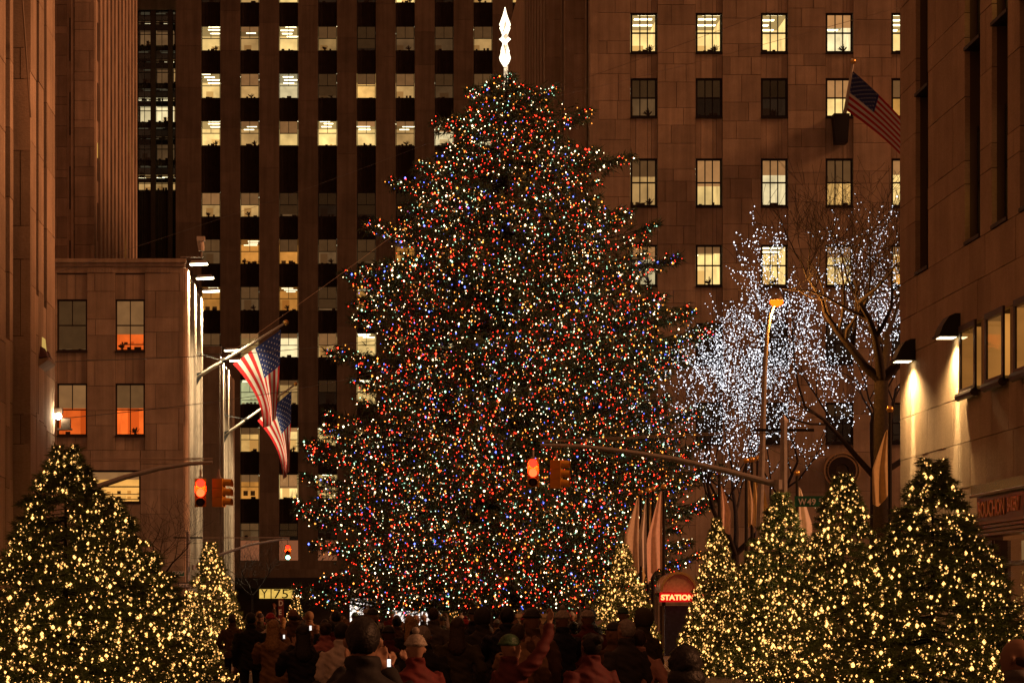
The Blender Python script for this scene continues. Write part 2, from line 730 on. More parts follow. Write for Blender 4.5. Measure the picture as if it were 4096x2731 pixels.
# ------------------------------------------------------------------ east office building (right back), six-pane windows
rb = random.Random(3)
D1 = 160.0
fr = front(D1)
east = thing('office_building', 'brown limestone office building with rows of six-pane sash windows behind the white lit trees', 'building',
             (ux(3000, D1), D1 + 6, 0))
TOP = zz(-260, D1)
cols_px = [(2522, 2630), (2783, 2890), (3044, 3152), (3303, 3413), (3566, 3674)]
rows_py = [(-208, -52), (52, 210), (313, 468), (634, 825), (979, 1143), (1292, 1452), (1610, 1772)]
row_lev = {(1, 0): 'B', (1, 1): 'B', (1, 2): 'B', (1, 3): 'B', (1, 4): 'B',
           (2, 0): 'd', (2, 1): 'k', (2, 2): 'k', (2, 3): 'B', (2, 4): 'y',
           (3, 0): 'm', (3, 1): 'B', (3, 2): 'B', (3, 3): 'B', (3, 4): 'B',
           (4, 0): 'B', (4, 1): 'B', (4, 2): 'B', (4, 3): 'B', (4, 4): 'y'}
row_bl = {(1, 0): 0.0, (1, 1): 0.0, (1, 2): 0.0, (1, 3): 0.48, (1, 4): 0.0, (2, 0): 0.5, (2, 1): 0.48, (2, 2): 0.48, (2, 3): 0.48,
          (2, 4): 0.5, (3, 0): 0.36, (3, 1): 0.46, (3, 2): 0.45, (3, 3): 0.42, (3, 4): 0.3, (4, 0): 0.3, (4, 1): 0.24, (4, 2): 0.0,
          (4, 3): 0.25, (4, 4): 0.2}
edges = [2361] + [e for c in cols_px for e in c] + [3790]
piers = [(edges[i], edges[i + 1]) for i in range(0, len(edges), 2)]
backs = []
for i, (a, b_) in enumerate(piers):
    u0, u1 = ux(a, D1), ux(b_, D1)
    backs.append((u0, u1, 0, TOP))
    if i < 5:
        masonry(east, fr, u0, u1, zz(1540, D1), TOP, [1.07, 1.07, 1.5, 1.07, 0.7, 1.5], 1.2, M['stone_warm'], rb,
                split=[(0.36,), (0.68,), (0.5,), (0.2, 0.75), (0.42,), ()] if i else [(0.12, .62), (0.68,), (0.09, .7), (0.2,), (0.42,), (.1,)])
        masonry(east, fr, u0, u1, 0, zz(1540, D1), [2.2], 4.0, M['stone_warm'], rb)
    else:
        masonry(east, fr, u0, u1, 0, TOP, [3.0], 4.0, M['stone_warm'], rb)
for ci, (a, b_) in enumerate(cols_px):
    u0, u1 = ux(a, D1), ux(b_, D1)
    zs = [(zz(y1, D1), zz(y0, D1)) for (y0, y1) in rows_py][::-1]
    zc = 0.0
    for (z0, z1) in zs + [(TOP, TOP)]:
        backs.append((u0 + .001, u1 - .001, zc, z0))
        if z0 - zc > 0.2:
            masonry(east, fr, u0, u1, zc, z0 - .08, [z0 - zc], 1, M['stone_warm'], rb, proud=-0.06,
                    split=[(0.2, 0.64, .78)] if zc > 3 else [()], name='spandrel_stone')
        zc = z1
    for ri, (y0, y1) in enumerate(rows_py):
        lev = row_lev.get((ri, ci), 'k')
        window(east, fr, u0 + .02, u1 - .02, zz(y1, D1), zz(y0, D1), lev, row_bl.get((ri, ci), 0.3), rec=0.16, cols=3, rows=2, bar=.06, fw=.105, mat=M['dark_metal'])
backing(east, fr, backs, 0.1, 0.45)
TOPR = 45.0
# stepped return to the west with tall narrow window slots
steps = [(2361, D1, 2340, 163.7), (2262, 163.7, 2243, 167.5), (2183, 167.5, 2103, 190.0)]
for i, (pa, da, pb, db) in enumerate(steps):
    X = ux(pa, da)
    s = side_l(X)
    b = MB()
    if i < 2:
        b.fbox(s, -db, -da, 0, TOPR, 0.02, 0.5)
        dm = (da + db) / 2
        b.fbox(s, -dm - .35, -da, 0, TOPR, -.02, 0.02)
        b.fbox(s, -db, -dm + .55, 0, TOPR, -.02, 0.02)
        b.build('return_wall', M['stone_warm'], east)
        nf = front(db)
        xe = ux(steps[i + 1][0], db)
        backing(east, nf, [(xe, X + .3, 0, TOPR)], 0.1, .4)
        masonry(east, nf, xe, X, zz(900, db), TOPR, [1.9, 1.9, 2.2], 1.6, M['stone_warm'], rb,
                split=[(0.2,), (), (.18,)])
        place_block(east, nf, xe, X, 0, zz(900, db), 0, .2, M['stone_warm'])
    else:
        b.fbox(s, -db, -da, 0, TOPR, 0.12, 0.5)
        n = 8
        for k in range(n):
            t0 = da + (db - da) * k / n
            b.fbox(s, -t0 - (db - da) / n * .55, -t0, 0, TOPR, -.05, .12)
        b.build('return_wall', M['stone_warm'], east)
        bb = MB()
        for k in range(n):
            t0 = da + (db - da) * (k + .56) / n
            for z in range(2, int(TOPR), 4):
                bb.fbox(s, -t0 - .9, -t0, z + (k % 3) * .8, z + 2.2 + (k % 3) * .8, .06, .118)
        bb.build('window_slot', M['dark_metal'], east)
b = MB()
b.box(ux(2361, D1), 60, D1 + .5, 215, TOP, TOP + .4)
b.box(ux(2183, 167.5), 14, 189.4, 215, 0, TOPR - .01)
b.box(ux(3790, D1) - .4, ux(3790, D1), D1 + .46, 215, 0, TOPR)
b.build('roof', M['stone_warm'], east)

# ------------------------------------------------------------------ north office building with dark window bays (far centre)
D2 = 245.0
fr = front(D2)
north = thing('pier_building', 'tall dark office tower with limestone piers and ribbed metal spandrels behind the big christmas tree', 'building',
              (ux(1400, D2), D2 + 8, 0))
TOP2 = zz(-240, D2)
bays = [843 + 155.6 * k for k in range(9)]
rows2 = [(-280, -180), (-90, 9), (102, 201), (291, 391), (481, 581), (768, 866), (954, 1054), (1144, 1241), (1330, 1428), (1517, 1617), (1707, 1806),
         (1895, 1995), (2090, 2150)]
lev2 = ['kkkkkkkkk', 'kmBkkBkmB', 'BmBmkddmy', 'BmBdBmddB', 'BmBBBmBBB', 'mmdkkkkkk', 'dooddodok', 'ododydodo', 'dmBmBBBmB', 'dtmkBdmBB', 'BBBBBBmBB', 'moBBBmBBB', 'kdkkkdkkk']
bl2 = {'B': (0, 0, .45, .3), 'm': (.48, .5, .45, .2), 'd': (.5, .48, .9), 'o': (.5, .3, 0), 'y': (.1, 0), 'k': (.5, .5, .9), 't': (.2, 0)}
hw = 38.0
rw = random.Random(8)
# one shared ribbed spandrel mesh per height
SP = {}


def spandrel(parent, fr, u0, u1, z0, z1, mat, n=14):
    key = (round(u1 - u0, 2), round(z1 - z0, 2), mat.name)
    if key not in SP:
        b = MB()
        w, h = key[0], key[1]
        for k in range(n):
            a, c = w * k / n, w * (k + 1) / n
            mid = (a + c) / 2
            b.face([(a, 0, 0), (mid, -.06, 0), (mid, -.06, h), (a, 0, h)])
            b.face([(mid, -.06, 0), (c, 0, 0), (c, 0, h), (mid, -.06, h)])
        b.box(-.02, w + .02, .001, .12, 0, h)
        SP[key] = new_mesh('spandrel_panel', b.v, b.f, None, [mat])
    o = link('spandrel_panel', SP[key], parent)
    Rm = Matrix((fr.U, -fr.N, Vector((0, 0, 1)))).transposed().to_4x4()
    o.matrix_basis = Matrix.Translation(fr.pt(u0, z0, .34)) @ Rm
    return o


for ci, bx in enumerate(bays):
    u0, u1 = ux(bx - hw, D2), ux(bx + hw, D2)
    zc = 0.8
    for ri in range(len(rows2) - 1, -1, -1):
        y0, y1 = rows2[ri]
        z0, z1 = zz(y1, D2), zz(y0, D2)
        if z0 - zc > .1 and z0 > zz(2260, D2) and ri < 12:
            spandrel(north, fr, u0 - .03, u1 + .03, zc, z0, M['spandrel'])
        zc = z1
        lev = lev2[ri][ci]
        window(north, fr, u0 + .03, u1 - .03, z0, z1, lev, rw.choice(bl2[lev]), rec=.36, cols=2, rows=2, bar=.045, fw=.05, upper=.5,
               lower_single=True, mat=M['dark_metal'], sill=False)
    spandrel(north, fr, u0 - .03, u1 + .03, zc, TOP2, M['spandrel'])
pz = zz(2240, D2)
xs = [703] + [e for bx in bays for e in (bx - hw, bx + hw)] + [2230]
for i in range(0, len(xs), 2):
    a, c = ux(xs[i], D2), ux(xs[i + 1], D2)
    b = MB()
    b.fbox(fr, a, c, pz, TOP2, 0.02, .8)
    pier = b.build('pier', M['stone_pier_dimmed'], north)
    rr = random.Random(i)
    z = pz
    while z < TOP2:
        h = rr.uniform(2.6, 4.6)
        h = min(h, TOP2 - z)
        o = place_block(north, fr, a, c, z + .012, z + h - .012, 0, .3, M['stone_pier_dimmed'])
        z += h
# base storey: canopy and entrance with house number
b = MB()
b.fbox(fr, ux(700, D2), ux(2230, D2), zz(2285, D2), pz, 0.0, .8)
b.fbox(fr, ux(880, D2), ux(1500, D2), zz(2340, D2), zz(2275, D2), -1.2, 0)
b.build('base_wall', M['stone_pier_dimmed'], north)
b = MB()
b.fbox(fr, ux(860, D2), ux(1500, D2), zz(2352, D2), zz(2310, D2), -2.0, -1.21)
b.build('canopy', M['dark_metal'], north)
b = MB()
b.fbox(fr, ux(700, D2), ux(2230, D2), 0, zz(2285, D2), 0.5, .8)
b.build('entrance_recess', M['spandrel'], north)
b = MB()
b.fbox(fr, ux(1037, D2), ux(1172, D2), zz(2392, D2), zz(2355, D2), .3, .34)
lit = b.build('transom_light', glow('transom_glow', (1.0, 0.62, 0.12), 0.7, noise=.15, nscale=3), north)
b = MB()
b.fbox(fr, ux(985, D2), ux(1172, D2), zz(2397, D2), zz(2392.5, D2), .2, .36)
b.fbox(fr, ux(1082, D2), ux(1086, D2), zz(2392.5, D2), zz(2354, D2), .2, .3)
b.build('transom_frame', M['dark_metal'], north)
place_text('house_lettering', 'Y', 1.12, M['black'], fr.pt(ux(1044, D2), zz(2391, D2), .14), fr.U, fr.N, north, extrude=.03, sx=.85)
place_text('house_lettering', '75', 1.12, M['black'], fr.pt(ux(1092, D2), zz(2391, D2), .14), fr.U, fr.N, north, extrude=.03, sx=1.25)
b = MB()
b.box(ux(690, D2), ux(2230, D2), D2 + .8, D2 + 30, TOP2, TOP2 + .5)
b.build('roof', M['stone_pier_dimmed'], north)
# vertical sign
dsg = 236.0
sg = thing('deli_sign', 'narrow dark red vertical sign with pale letters under the number 75', 'sign', (ux(1122, dsg), dsg, 0))
b = MB()
b.box(ux(1112, dsg), ux(1135, dsg), dsg, dsg + .15, 0.2, zz(2393, dsg))
b.build('board', plain('sign_red', (0.16, 0.02, 0.015), .5), sg)
for k, ch in enumerate('DELI'):
    place_text('lettering', ch, .62, plain('letter_pale', (.8, .72, .6), .5), Vector((ux(1114, dsg), dsg - .02, zz(2421 + 36 * k, dsg))), (1, 0, 0), (0, -1, 0), sg, sx=.85, bold=.015)

# glass wing on its west side
D2b = 252.0
fr = front(D2b)
wing = thing('glass_wing', 'dark gridded glass wing with four-pane windows beside the pier tower', 'building', (ux(620, D2b), D2b + 3, 0))
gcols = [(478, 534), (552, 603), (622, 672), (690, 712)]
rr = random.Random(4)
grows = [(45, 182), (200, 333), (352, 488), (507, 640), (660, 760)]
glev = ['kddk', 'kkdm', 'kBBm', 'kkdk', 'kmmm']
for ri, (y0, y1) in enumerate(grows):
    for ci, (a, c) in enumerate(gcols):
        ym = y0 + (y1 - y0) * (.33 if ri < 4 else .45)
        window(wing, fr, ux(a, D2b), ux(c, D2b), zz(ym, D2b), zz(y0, D2b), 'k', 0, rec=.2, cols=2, bar=.05, fw=.04, upper=.2, mat=M['dark_metal'], sill=False)
        window(wing, fr, ux(a, D2b), ux(c, D2b), zz(y1, D2b), zz(ym, D2b) - .002, glev[ri][ci], 0, rec=.2, cols=2, bar=.05, fw=.04, upper=.5, mat=M['dark_metal'], sill=False)
b = MB()
xs = [440] + [e for c in gcols for e in c] + [760]
for i in range(0, len(xs), 2):
    b.fbox(fr, ux(xs[i], D2b), ux(xs[i + 1], D2b), 0, zz(40, D2b), 0, .5)
b.build('mullion_wall', M['spandrel'], wing)
ys = [40] + [e for r_ in grows for e in r_] + [2455]
for i in range(0, len(ys), 2):
    for (a, c) in gcols:
        spandrel(wing, fr, ux(a, D2b), ux(c, D2b), zz(ys[i + 1], D2b), zz(ys[i], D2b), M['spandrel'], 8)
b = MB()
b.fbox(fr, ux(440, D2b), ux(760, D2b), zz(40, D2b), zz(-240, D2b), -.1, .6)
b.build('parapet', M['stone_pier_dimmed'], wing)

# ------------------------------------------------------------------ west slab tower (left, far)
D3 = 190.0
X3 = ux(379, D3)
tower = thing('slab_tower', 'tall limestone slab tower with closely fluted side rising behind the low western wing', 'building', (X3 - 8, D3 + 10, 0))
TOP3 = 60.0
fr = front(D3)
zb = 19.0
backing(tower, fr, [(ux(60, D3), X3, zb, TOP3)], .1, .5)
rb = random.Random(31)
masonry(tower, fr, ux(120, D3), ux(268, D3), zb, TOP3, [1.35, 1.35, .55, 1.45], 2.0, M['stone_tower'], rb, split=[(.7,), (.3, .7,), (), (.75,)])
masonry(tower, fr, ux(299, D3), X3, zb, TOP3, [1.35, 1.35, .55], 2.0, M['stone_tower'], rb, proud=.25, split=[(.78,), (), ()])
b = MB()
b.fbox(fr, ux(268, D3), ux(299, D3), zb, TOP3, -.02, .03)
b.fbox(fr, ux(285, D3), ux(296, D3), zb, TOP3, -.22, -.02)
b.build('reeded_strip', M['stone_tower'], tower)
bb = MB()
for z in range(int(zb), int(TOP3), 5):
    bb.fbox(fr, ux(278, D3), ux(282, D3), z, z + 2.9, -.06, -.021)
    bb.fbox(fr, ux(296, D3), ux(298.7, D3), z + 1, z + 3.6, -.1, -.021)
bb.build('window_slot', M['dark_metal'], tower)
s = side_r(X3)
d_end = 227.0
b = MB()
b.fbox(s, D3 + .03, d_end, zb, TOP3, .25, .8)
n = 12
for k in range(n):
    t0 = D3 + (d_end - D3) * k / n
    t1 = D3 + (d_end - D3) * (k + 1) / n
    w = (t1 - t0)
    fl = MB()
    fl.fbox(s, t0 + .03, t0 + w * .5, zb, TOP3, -.1 if k else 0, .25)
    fl.fbox(s, t0 + w * .5, t0 + w * .62, zb, TOP3, .02, .25)
    fl.build('flute', M['stone_tower'], tower)
    ws = MB()
    zo = zb + (k * 1.37) % 3
    while zo < TOP3 - 4:
        ws.fbox(s, t0 + w * .63, t1 - .02, zo, zo + 2.6, .1, .249)
        zo += 4.1
    ws.build('window_slot', M['dark_metal'], tower)
    ws = MB()
    zo = zb + (k * 1.37) % 3 + 2.62
    while zo < TOP3 - 4:
        ws.fbox(s, t0 + w * .63, t1 - .02, zo, zo + 1.46, .05, .249)
        zo += 4.1
    ws.build('spandrel_panel', M['stone_tower'], tower)
for (k, yy) in ((8, 560), (9, 640), (7, 1010), (0, 560)):
    t0 = D3 + (d_end - D3) * (k + .66) / n
    z = zz(yy, t0)
    ws = MB()
    ws.fbox(s, t0, t0 + .9, z - 1.1, z + 1.1, .06, .099)
    ws.build('lit_window', glow('slot_glow', (1, .5, .1), .55), tower)
b.build('wall', M['mortar'], tower)

# ------------------------------------------------------------------ low western wings with floodlit pilasters
DW = 160.0
XW = ux(735, DW)
TW = zz(1035, DW)
west = thing('low_wing', 'low limestone wing with orange lit rooms and floodlit pilasters', 'building', (XW - 5, DW + 6, 0))
fr = front(DW)
rb = random.Random(77)
wc = [(228, 348), (461, 579)]
wrows = [(1197, 1403), (1533, 1741)]
ue = [ux(120, DW)] + [ux(e, DW) for c in wc for e in c] + [XW]
zlo = zz(1800, DW)
bk = []
for i in range(0, len(ue), 2):
    bk.append((ue[i], ue[i + 1], zlo, TW - .8))
    masonry(west, fr, ue[i], ue[i + 1], zlo, TW - .8, [1.5, .85, 1.5, 1.45], 2.6, M['stone_warm'], rb,
            split=[(), (.3,), (), (.28,)] if i < 4 else [(.3, .86), (.88,), (.28,), (.9,)])
for (a, c) in wc:
    u0, u1 = ux(a, DW), ux(c, DW)
    zc = zlo
    for (y0, y1) in wrows[::-1] + [(1035, 1035)]:
        z0, z1 = (zz(y1, DW), zz(y0, DW)) if y0 != 1035 else (TW - .8, TW - .8)
        bk.append((u0 + .001, u1 - .001, zc, z0))
        masonry(west, fr, u0, u1, zc, z0 - .08, [z0 - zc], 1, M['stone_warm'], rb, proud=-.07, split=[(.33, .6)], name='spandrel_stone')
        zc = z1
wl = [('d', .55, 'y', .0), ('r', .62, 'y', 0)]
window(west, fr, ux(228, DW), ux(348, DW), zz(1403, DW), zz(1197, DW), 'd', .98, rec=.2, cols=2, lower_single=True, fw=.09)
window(west, fr, ux(461, DW), ux(579, DW), zz(1403, DW), zz(1197, DW), 'r', .68, rec=.2, cols=2, lower_single=False, fw=.09)
window(west, fr, ux(228, DW), ux(348, DW), zz(1741, DW), zz(1533, DW), 'r', .47, rec=.2, cols=2, lower_single=True, fw=.09)
window(west, fr, ux(461, DW), ux(579, DW), zz(1741, DW), zz(1533, DW), 'r', .47, rec=.2, cols=2, fw=.09)
backing(west, fr, bk, .1, .45)
# ground storeys with a wide shop window
u0, u1 = ux(362, DW), ux(562, DW)
bk = [(ue[0], u0, 0, zlo), (u1, XW, 0, zlo), (u0 + .001, u1 - .001, zz(1880, DW), zlo), (u0 + .001, u1 - .001, 0, zz(2010, DW))]
backing(west, fr, bk, .1, .45)
for (a, c, z0, z1) in bk:
    masonry(west, fr, a, c, z0, z1, [1.5, 1.3], 2.4, M['stone_warm'], rb)
window(west, fr, u0, u1, zz(2010, DW), zz(1880, DW), 'y', .25, rec=.2, cols=1, fw=.1, upper=.5, lower_single=True)
# parapet
b = MB()
b.fbox(fr, ue[0], XW + .12, TW - .22, TW, -.14, .6)
b.fbox(fr, ue[0], XW + .06, TW - .42, TW - .221, -.06, .6)
b.fbox(fr, ue[0], XW, TW - .8, TW - .421, .02, .6)
for q in range(2):
    for j in range(9):
        a = ux(350 + 233 * q, DW) + j * .17
        b.fbox(fr, a, a + .13, TW - .78, TW - .5, -.03, .019)
b.build('cornice', M['stone_warm'], west)
s = side_r(XW)
b = MB()
b.fbox(s, DW + .05, 177, 0, TW, .4, .9)
b.build('side_wall', M['stone_left'], west)
rw_ = random.Random(12)
for (a, c) in ((160.02, 163.2), (166.6, 170.2), (173.4, 177.0)):
    masonry(west, s, a, c, 0, TW - .3, [1.4], 3.5, M['stone_left'], rw_, proud=.0, thick=.399)
    for k in range(3):
        q = a + (c - a) * (.12 + .3 * k)
        b = MB()
        b.tube([s.pt(q, 0, -.05), s.pt(q, TW - .5, -.05)], .16, 10)
        b.build('reed', M['stone_left'], west)
for (a, c) in ((163.22, 166.58), (170.22, 173.38)):
    masonry(west, s, a, c, 0, TW - .6, [2.2], 3.5, M['stone_left'], rw_, proud=-.22, thick=.399)
b = MB()
b.box(XW - 22, XW - .9, DW + .6, 177, TW - .3, TW - .1)
b.build('roof', M['stone_warm'], west)

D4 = 202.0
T4 = 20.9
west2 = thing('rear_wing', 'darker rear wing with floodlit pilasters beyond the low western wing', 'building', (XW - 5, D4 + 5, 0))
fr4 = front(D4)
backing(west2, fr4, [(ux(700, D4), XW, 0, T4)], .1, .5)
masonry(west2, fr4, ux(760, D4), XW, 0, T4 - .5, [1.6, 1.2], 1.8, M['stone_warm'], rb)
b = MB()
b.fbox(fr4, ux(700, D4), XW + .1, T4 - .5, T4, -.1, .5)
b.build('cornice', M['stone_warm'], west2)
b = MB()
b.fbox(s, D4 + .05, 226, 0, T4, .4, .9)
b.build('side_wall', M['stone_left'], west2)
for (a, c) in ((202.05, 205.5), (210, 214), (219, 223)):
    masonry(west2, s, a, c, 0, T4 - .6, [1.6], 4, M['stone_left'], rw_, thick=.399)
    for k in range(2):
        q = a + (c - a) * (.2 + .4 * k)
        b = MB()
        b.tube([s.pt(q, 0, -.05), s.pt(q, T4 - .8, -.05)], .16, 10)
        b.build('reed', M['stone_left'], west2)


def floodlight(loc, energy, label, size=1.0):
    t = thing('floodlight', label, 'floodlight', loc, 'floodlights along the wing roofs')
    x, y, z = loc
    b = MB()
    b.box(x - .5, x + .25 * size, y - .05, y + .05, z + .12, z + .2)
    b.tube([(x - .4, y, z + .2), (x - .4, y, z + .45)], .05, 8)
    b.build('arm', M['dark_metal'], t)
    b = MB()
    b.hexa([Vector(p) for p in ((x - .1, y - .5, z - .02), (x + .95, y - .5, z + .03), (x + .95, y + .5, z + .03), (x - .1, y + .5, z - .02),
                                (x, y - .4, z + .16), (x + .8, y - .4, z + .19), (x + .8, y + .4, z + .19), (x, y + .4, z + .16))])
    b.build('lamp_housing', M['galv'], t)
    b = MB()
    b.face([(x - .08, y - .46, z - .03), (x - .08, y + .46, z - .03), (x + .92, y + .46, z + .015), (x + .92, y - .46, z + .015)])
    b.hexa([Vector(p) for p in ((x - .09, y - .52, z - .1), (x + .94, y - .52, z - .06), (x + .94, y - .505, z - .06), (x - .09, y - .505, z - .1),
                                (x - .09, y - .52, z - .03), (x + .94, y - .52, z + .02), (x + .94, y - .505, z + .02), (x - .09, y - .505, z - .03))])
    b.build('lens', glow('flood_lens', (1.0, 0.84, 0.52), 14), t)
    la = bpy.data.lights.new('lamp', 'SPOT')
    la.energy = energy
    la.color = (1.0, 0.78, 0.46)
    la.spot_size = math.radians(120)
    la.spot_blend = 0.6
    la.shadow_soft_size = 0.2
    lo = bpy.data.objects.new('lamp', la)
    COL.objects.link(lo)
    lo.parent = t
    lo.location = (.35, 0, -.12)
    lo.rotation_euler = (0, math.radians(14), 0)
    return t


for (d_, lb) in ((161.6, 'first'), (168.4, 'second'), (175.2, 'third')):
    floodlight((XW + .35, d_, TW - .12), 11000, 'roof-edge floodlight over the %s bright pilaster of the low wing from the street corner' % lb)
for (d_, lb) in ((203.8, 'corner'), (212, 'middle')):
    floodlight((XW + .35, d_, T4 - .12), 10000, 'roof-edge floodlight over the %s pilaster of the rear wing' % lb)
# security camera on the roof corner
t = thing('security_camera', 'white security camera on a bracket at the roof corner of the low wing', 'camera', (XW + .1, 160.3, TW))
b = MB()
b.box(XW - .2, XW + 1.1, 160.2, 160.3, TW + .1, TW + .16)
b.tube([(XW + 1.0, 160.25, TW + .16), (XW + 1.0, 160.25, TW + .5)], .05)
b.build('bracket', M['galv'], t)
b = MB()
b.tube([(XW + 1.0, 160.1, TW + .45), (XW + 1.0, 160.1, TW + .62), (XW + .92, 160.0, TW + 1.2)], [.16, .18, .2], 12)
b.box(XW + .75, XW + 1.2, 159.8, 160.3, TW + 1.0, TW + 1.25)
b.build('camera_body', M['paint_cream'], t)

# ------------------------------------------------------------------ near left building
XL, XL2 = ux(122, 57.35), ux(60, 57.35)
ZT = 17.0
near_l = thing('corner_building', 'reddish lit limestone corner building with tall dark window slots behind the paired lit fir trees', 'building', (XL - 3, 58, 0))
rb = random.Random(21)


def slot(parent, s, a, c, z0, z1, dep, name='window_slot', lev='k'):
    b = MB()
    b.fbox(s, a, c, z0, z1, dep, dep + .06)
    b.fbox(s, a, a + .05, z0, z1, dep - .05, dep)
    b.fbox(s, c - .05, c, z0, z1, dep - .05, dep)
    z = z0 + .05
    while z < z1:
        b.fbox(s, a + .05, c - .05, z, z + .06, dep - .07, dep)
        z += 1.95
    return b.build(name, M['dark_metal'], parent)


s1 = side_r(XL)
strips = [(57.35, 58.4), (58.84, 59.8), (60.35, 62.0)]
bk = [(a + .02, c - .01, 0, ZT) for a, c in strips]
bk += [(58.401, 58.839, 0, 8.35), (59.801, 60.349, 0, 8.25)]
backing(near_l, s1, bk, .1, .5)
for a, c in strips:
    masonry(near_l, s1, a, c, 0, ZT, [1.55, 1.3, 1.45], 2.0, M['stone_left'], rb, gap=.014,
            split=[()] if c < 61 else [(.68,)])
for (a, c, zt) in ((58.4, 58.84, 8.35), (59.8, 60.35, 8.25)):
    masonry(near_l, s1, a, c, 0, zt, [1.55, 1.3], 2.0, M['stone_left'], rb, gap=.014)
    slot(near_l, s1, a, c, zt, ZT, .22)
s2 = side_r(XL2)
bk = [(50.0, 55.8, 0, ZT), (56.5, 57.06, 0, ZT), (55.801, 56.499, 0, 7.2), (57.061, 57.34, 0, 7.0)]
backing(near_l, s2, bk, .1, .5)
masonry(near_l, s2, 50, 55.8, 0, ZT, [1.55, 1.3, 1.45], 2.0, M['stone_left'], rb, gap=.014)
masonry(near_l, s2, 56.5, 57.06, 0, ZT, [1.55, 1.3, 1.45], 2.0, M['stone_left'], rb, gap=.014)
masonry(near_l, s2, 55.8, 56.5, 0, 7.2, [1.55, 1.3], 2.0, M['stone_left'], rb, gap=.014)
slot(near_l, s2, 55.8, 56.5, 7.2, ZT, .22)
slot(near_l, s2, 57.06, 57.34, 7.0, ZT, .22)
frl = front(57.35)
masonry(near_l, frl, XL2 - .2, XL, 0, ZT, [1.5, .65, 1.5], 2.0, M['stone_left'], rb, gap=.014, split=[(.6,), ()], thick=.2)
b = MB()
b.box(XL - 12, XL - .5, 48, 61.8, ZT - .3, ZT)
b.box(XL - 12, XL - .02, 61.8, 62.0, 0, ZT - .01)
b.build('rear_wall', M['stone_left'], near_l)
# little gabled canopy with lit ornament on the corner pier
cz_ = zz(1445, 59.4)
t = thing('wall_canopy', 'small dark gabled canopy with golden ornament above the tall recess on the corner building', 'canopy', (XL, 59.4, cz_))
b = MB()
b.hexa([s1.pt(u, z, dp) for (u, z, dp) in ((58.8, cz_ - .16, 0), (60.2, cz_ - .16, 0), (60.2, cz_ - .02, -.2), (58.8, cz_ - .02, -.2),
                                           (58.8, cz_, 0), (60.2, cz_, 0), (60.2, cz_ + .03, -.22), (58.8, cz_ + .03, -.22))])
b.build('shelf', M['stone_left'], t)
b = MB()
for (a, c) in ((58.85, 59.45), (59.55, 60.15)):
    m_ = (a + c) / 2
    b.hexa([s1.pt(a, cz_ + .04, 0), s1.pt(c, cz_ + .04, 0), s1.pt(c, cz_ + .04, -.18), s1.pt(a, cz_ + .04, -.18),
            s1.pt(m_ - .02, cz_ + .3, 0), s1.pt(m_ + .02, cz_ + .3, 0), s1.pt(m_ + .02, cz_ + .24, -.1), s1.pt(m_ - .02, cz_ + .24, -.1)])
b.build('gable', plain('oxblood', (.07, .025, .02), .5), t)
b = MB()
b.hexa([s1.pt(u, z, dp) for (u, z, dp) in ((59.4, cz_ + .05, 0), (59.6, cz_ + .05, 0), (59.6, cz_ + .05, -.1), (59.4, cz_ + .05, -.1),
                                           (59.44, cz_ + .52, 0), (59.56, cz_ + .52, 0), (59.56, cz_ + .48, -.06), (59.44, cz_ + .48, -.06))])
b.build('ornament', glow('ornament_glow', (1, .62, .15), .5), t)
# bright wall lamp with bracket box at the building edge
pl = P(222, 1665, 61.9)
t = thing('wall_floodlight', 'glaring white wall lamp with boxed bracket on the corner building edge', 'lamp', (pl.x, pl.y, pl.z))
b = MB()
b.box(pl.x - .02, pl.x + .16, pl.y - .15, pl.y + .1, pl.z + .07, pl.z + .17)
b.box(pl.x + .13, pl.x + .33, pl.y - .1, pl.y + .1, pl.z - .26, pl.z - .05)
b.box(pl.x + .05, pl.x + .36, pl.y - .12, pl.y + .12, pl.z - .3, pl.z - .265)
b.build('bracket', M['bronze'], t)
b = MB()
b.ball((pl.x + .07, pl.y - .05, pl.z), .075)
b.build('bulb', glow('white_lamp', (1, .86, .62), 22), t)
la = bpy.data.lights.new('lamp', 'POINT')
la.energy = 26
la.color = (1, .75, .45)
la.shadow_soft_size = .1
lo = bpy.data.objects.new('lamp', la)
COL.objects.link(lo)
lo.parent = t
lo.location = (.13, -.25, 0)

# ------------------------------------------------------------------ near right building with bakery
XR = ux(3600, 62.03)
near_r = thing('bakery_building', 'tan limestone building with hooded wall lamps and a bakery shopfront at street level', 'building', (XR + 4, 55, 0))
s = side_l(XR)
rb = random.Random(5)
cu = [(60.3, 59.0), (55.4, 54.06), (53.06, 51.77), (50.8, 49.5), (47.8, 46.5)]
zs_, zt_ = 8.95, 17.0
e = [62.03] + [q for c in cu for q in c] + [44.0]
bk = []
for i in range(0, len(e), 2):
    bk.append((-e[i], -e[i + 1], zs_, zt_))
    masonry(near_r, s, -e[i], -e[i + 1], zs_, zt_, [1.15, .5, 1.35], 1.3, M['stone_right'], rb, gap=.014)
bk.append((-62.03, -44, 7.35, zs_ - .001))
masonry(near_r, s, -62.03, -44, 7.35, zs_, [.8], 1.25, M['stone_right'], rb, gap=.014)
lw = [(55.4, 53.95), (53.12, 51.6), (50.8, 49.3), (48.4, 47.0)]
e = [62.03] + [q for c in lw for q in c] + [44.0]
for i in range(0, len(e), 2):
    bk.append((-e[i], -e[i + 1], 6.0, 7.349))
    masonry(near_r, s, -e[i], -e[i + 1], 6.0, 7.35, [1.35], 1.15, M['stone_right'], rb, gap=.014)
bk.append((-62.03, -44, 4.2, 5.999))
masonry(near_r, s, -62.03, -44, 4.2, 6.0, [.95, .85], 1.2, M['stone_right'], rb, gap=.014)
bk.append((-62.03, -54.3, 0, 4.199))
masonry(near_r, s, -62.03, -54.3, 0, 4.2, [1.05], 1.3, M['stone_right'], rb, gap=.014)
backing(near_r, s, bk, .1, .5)
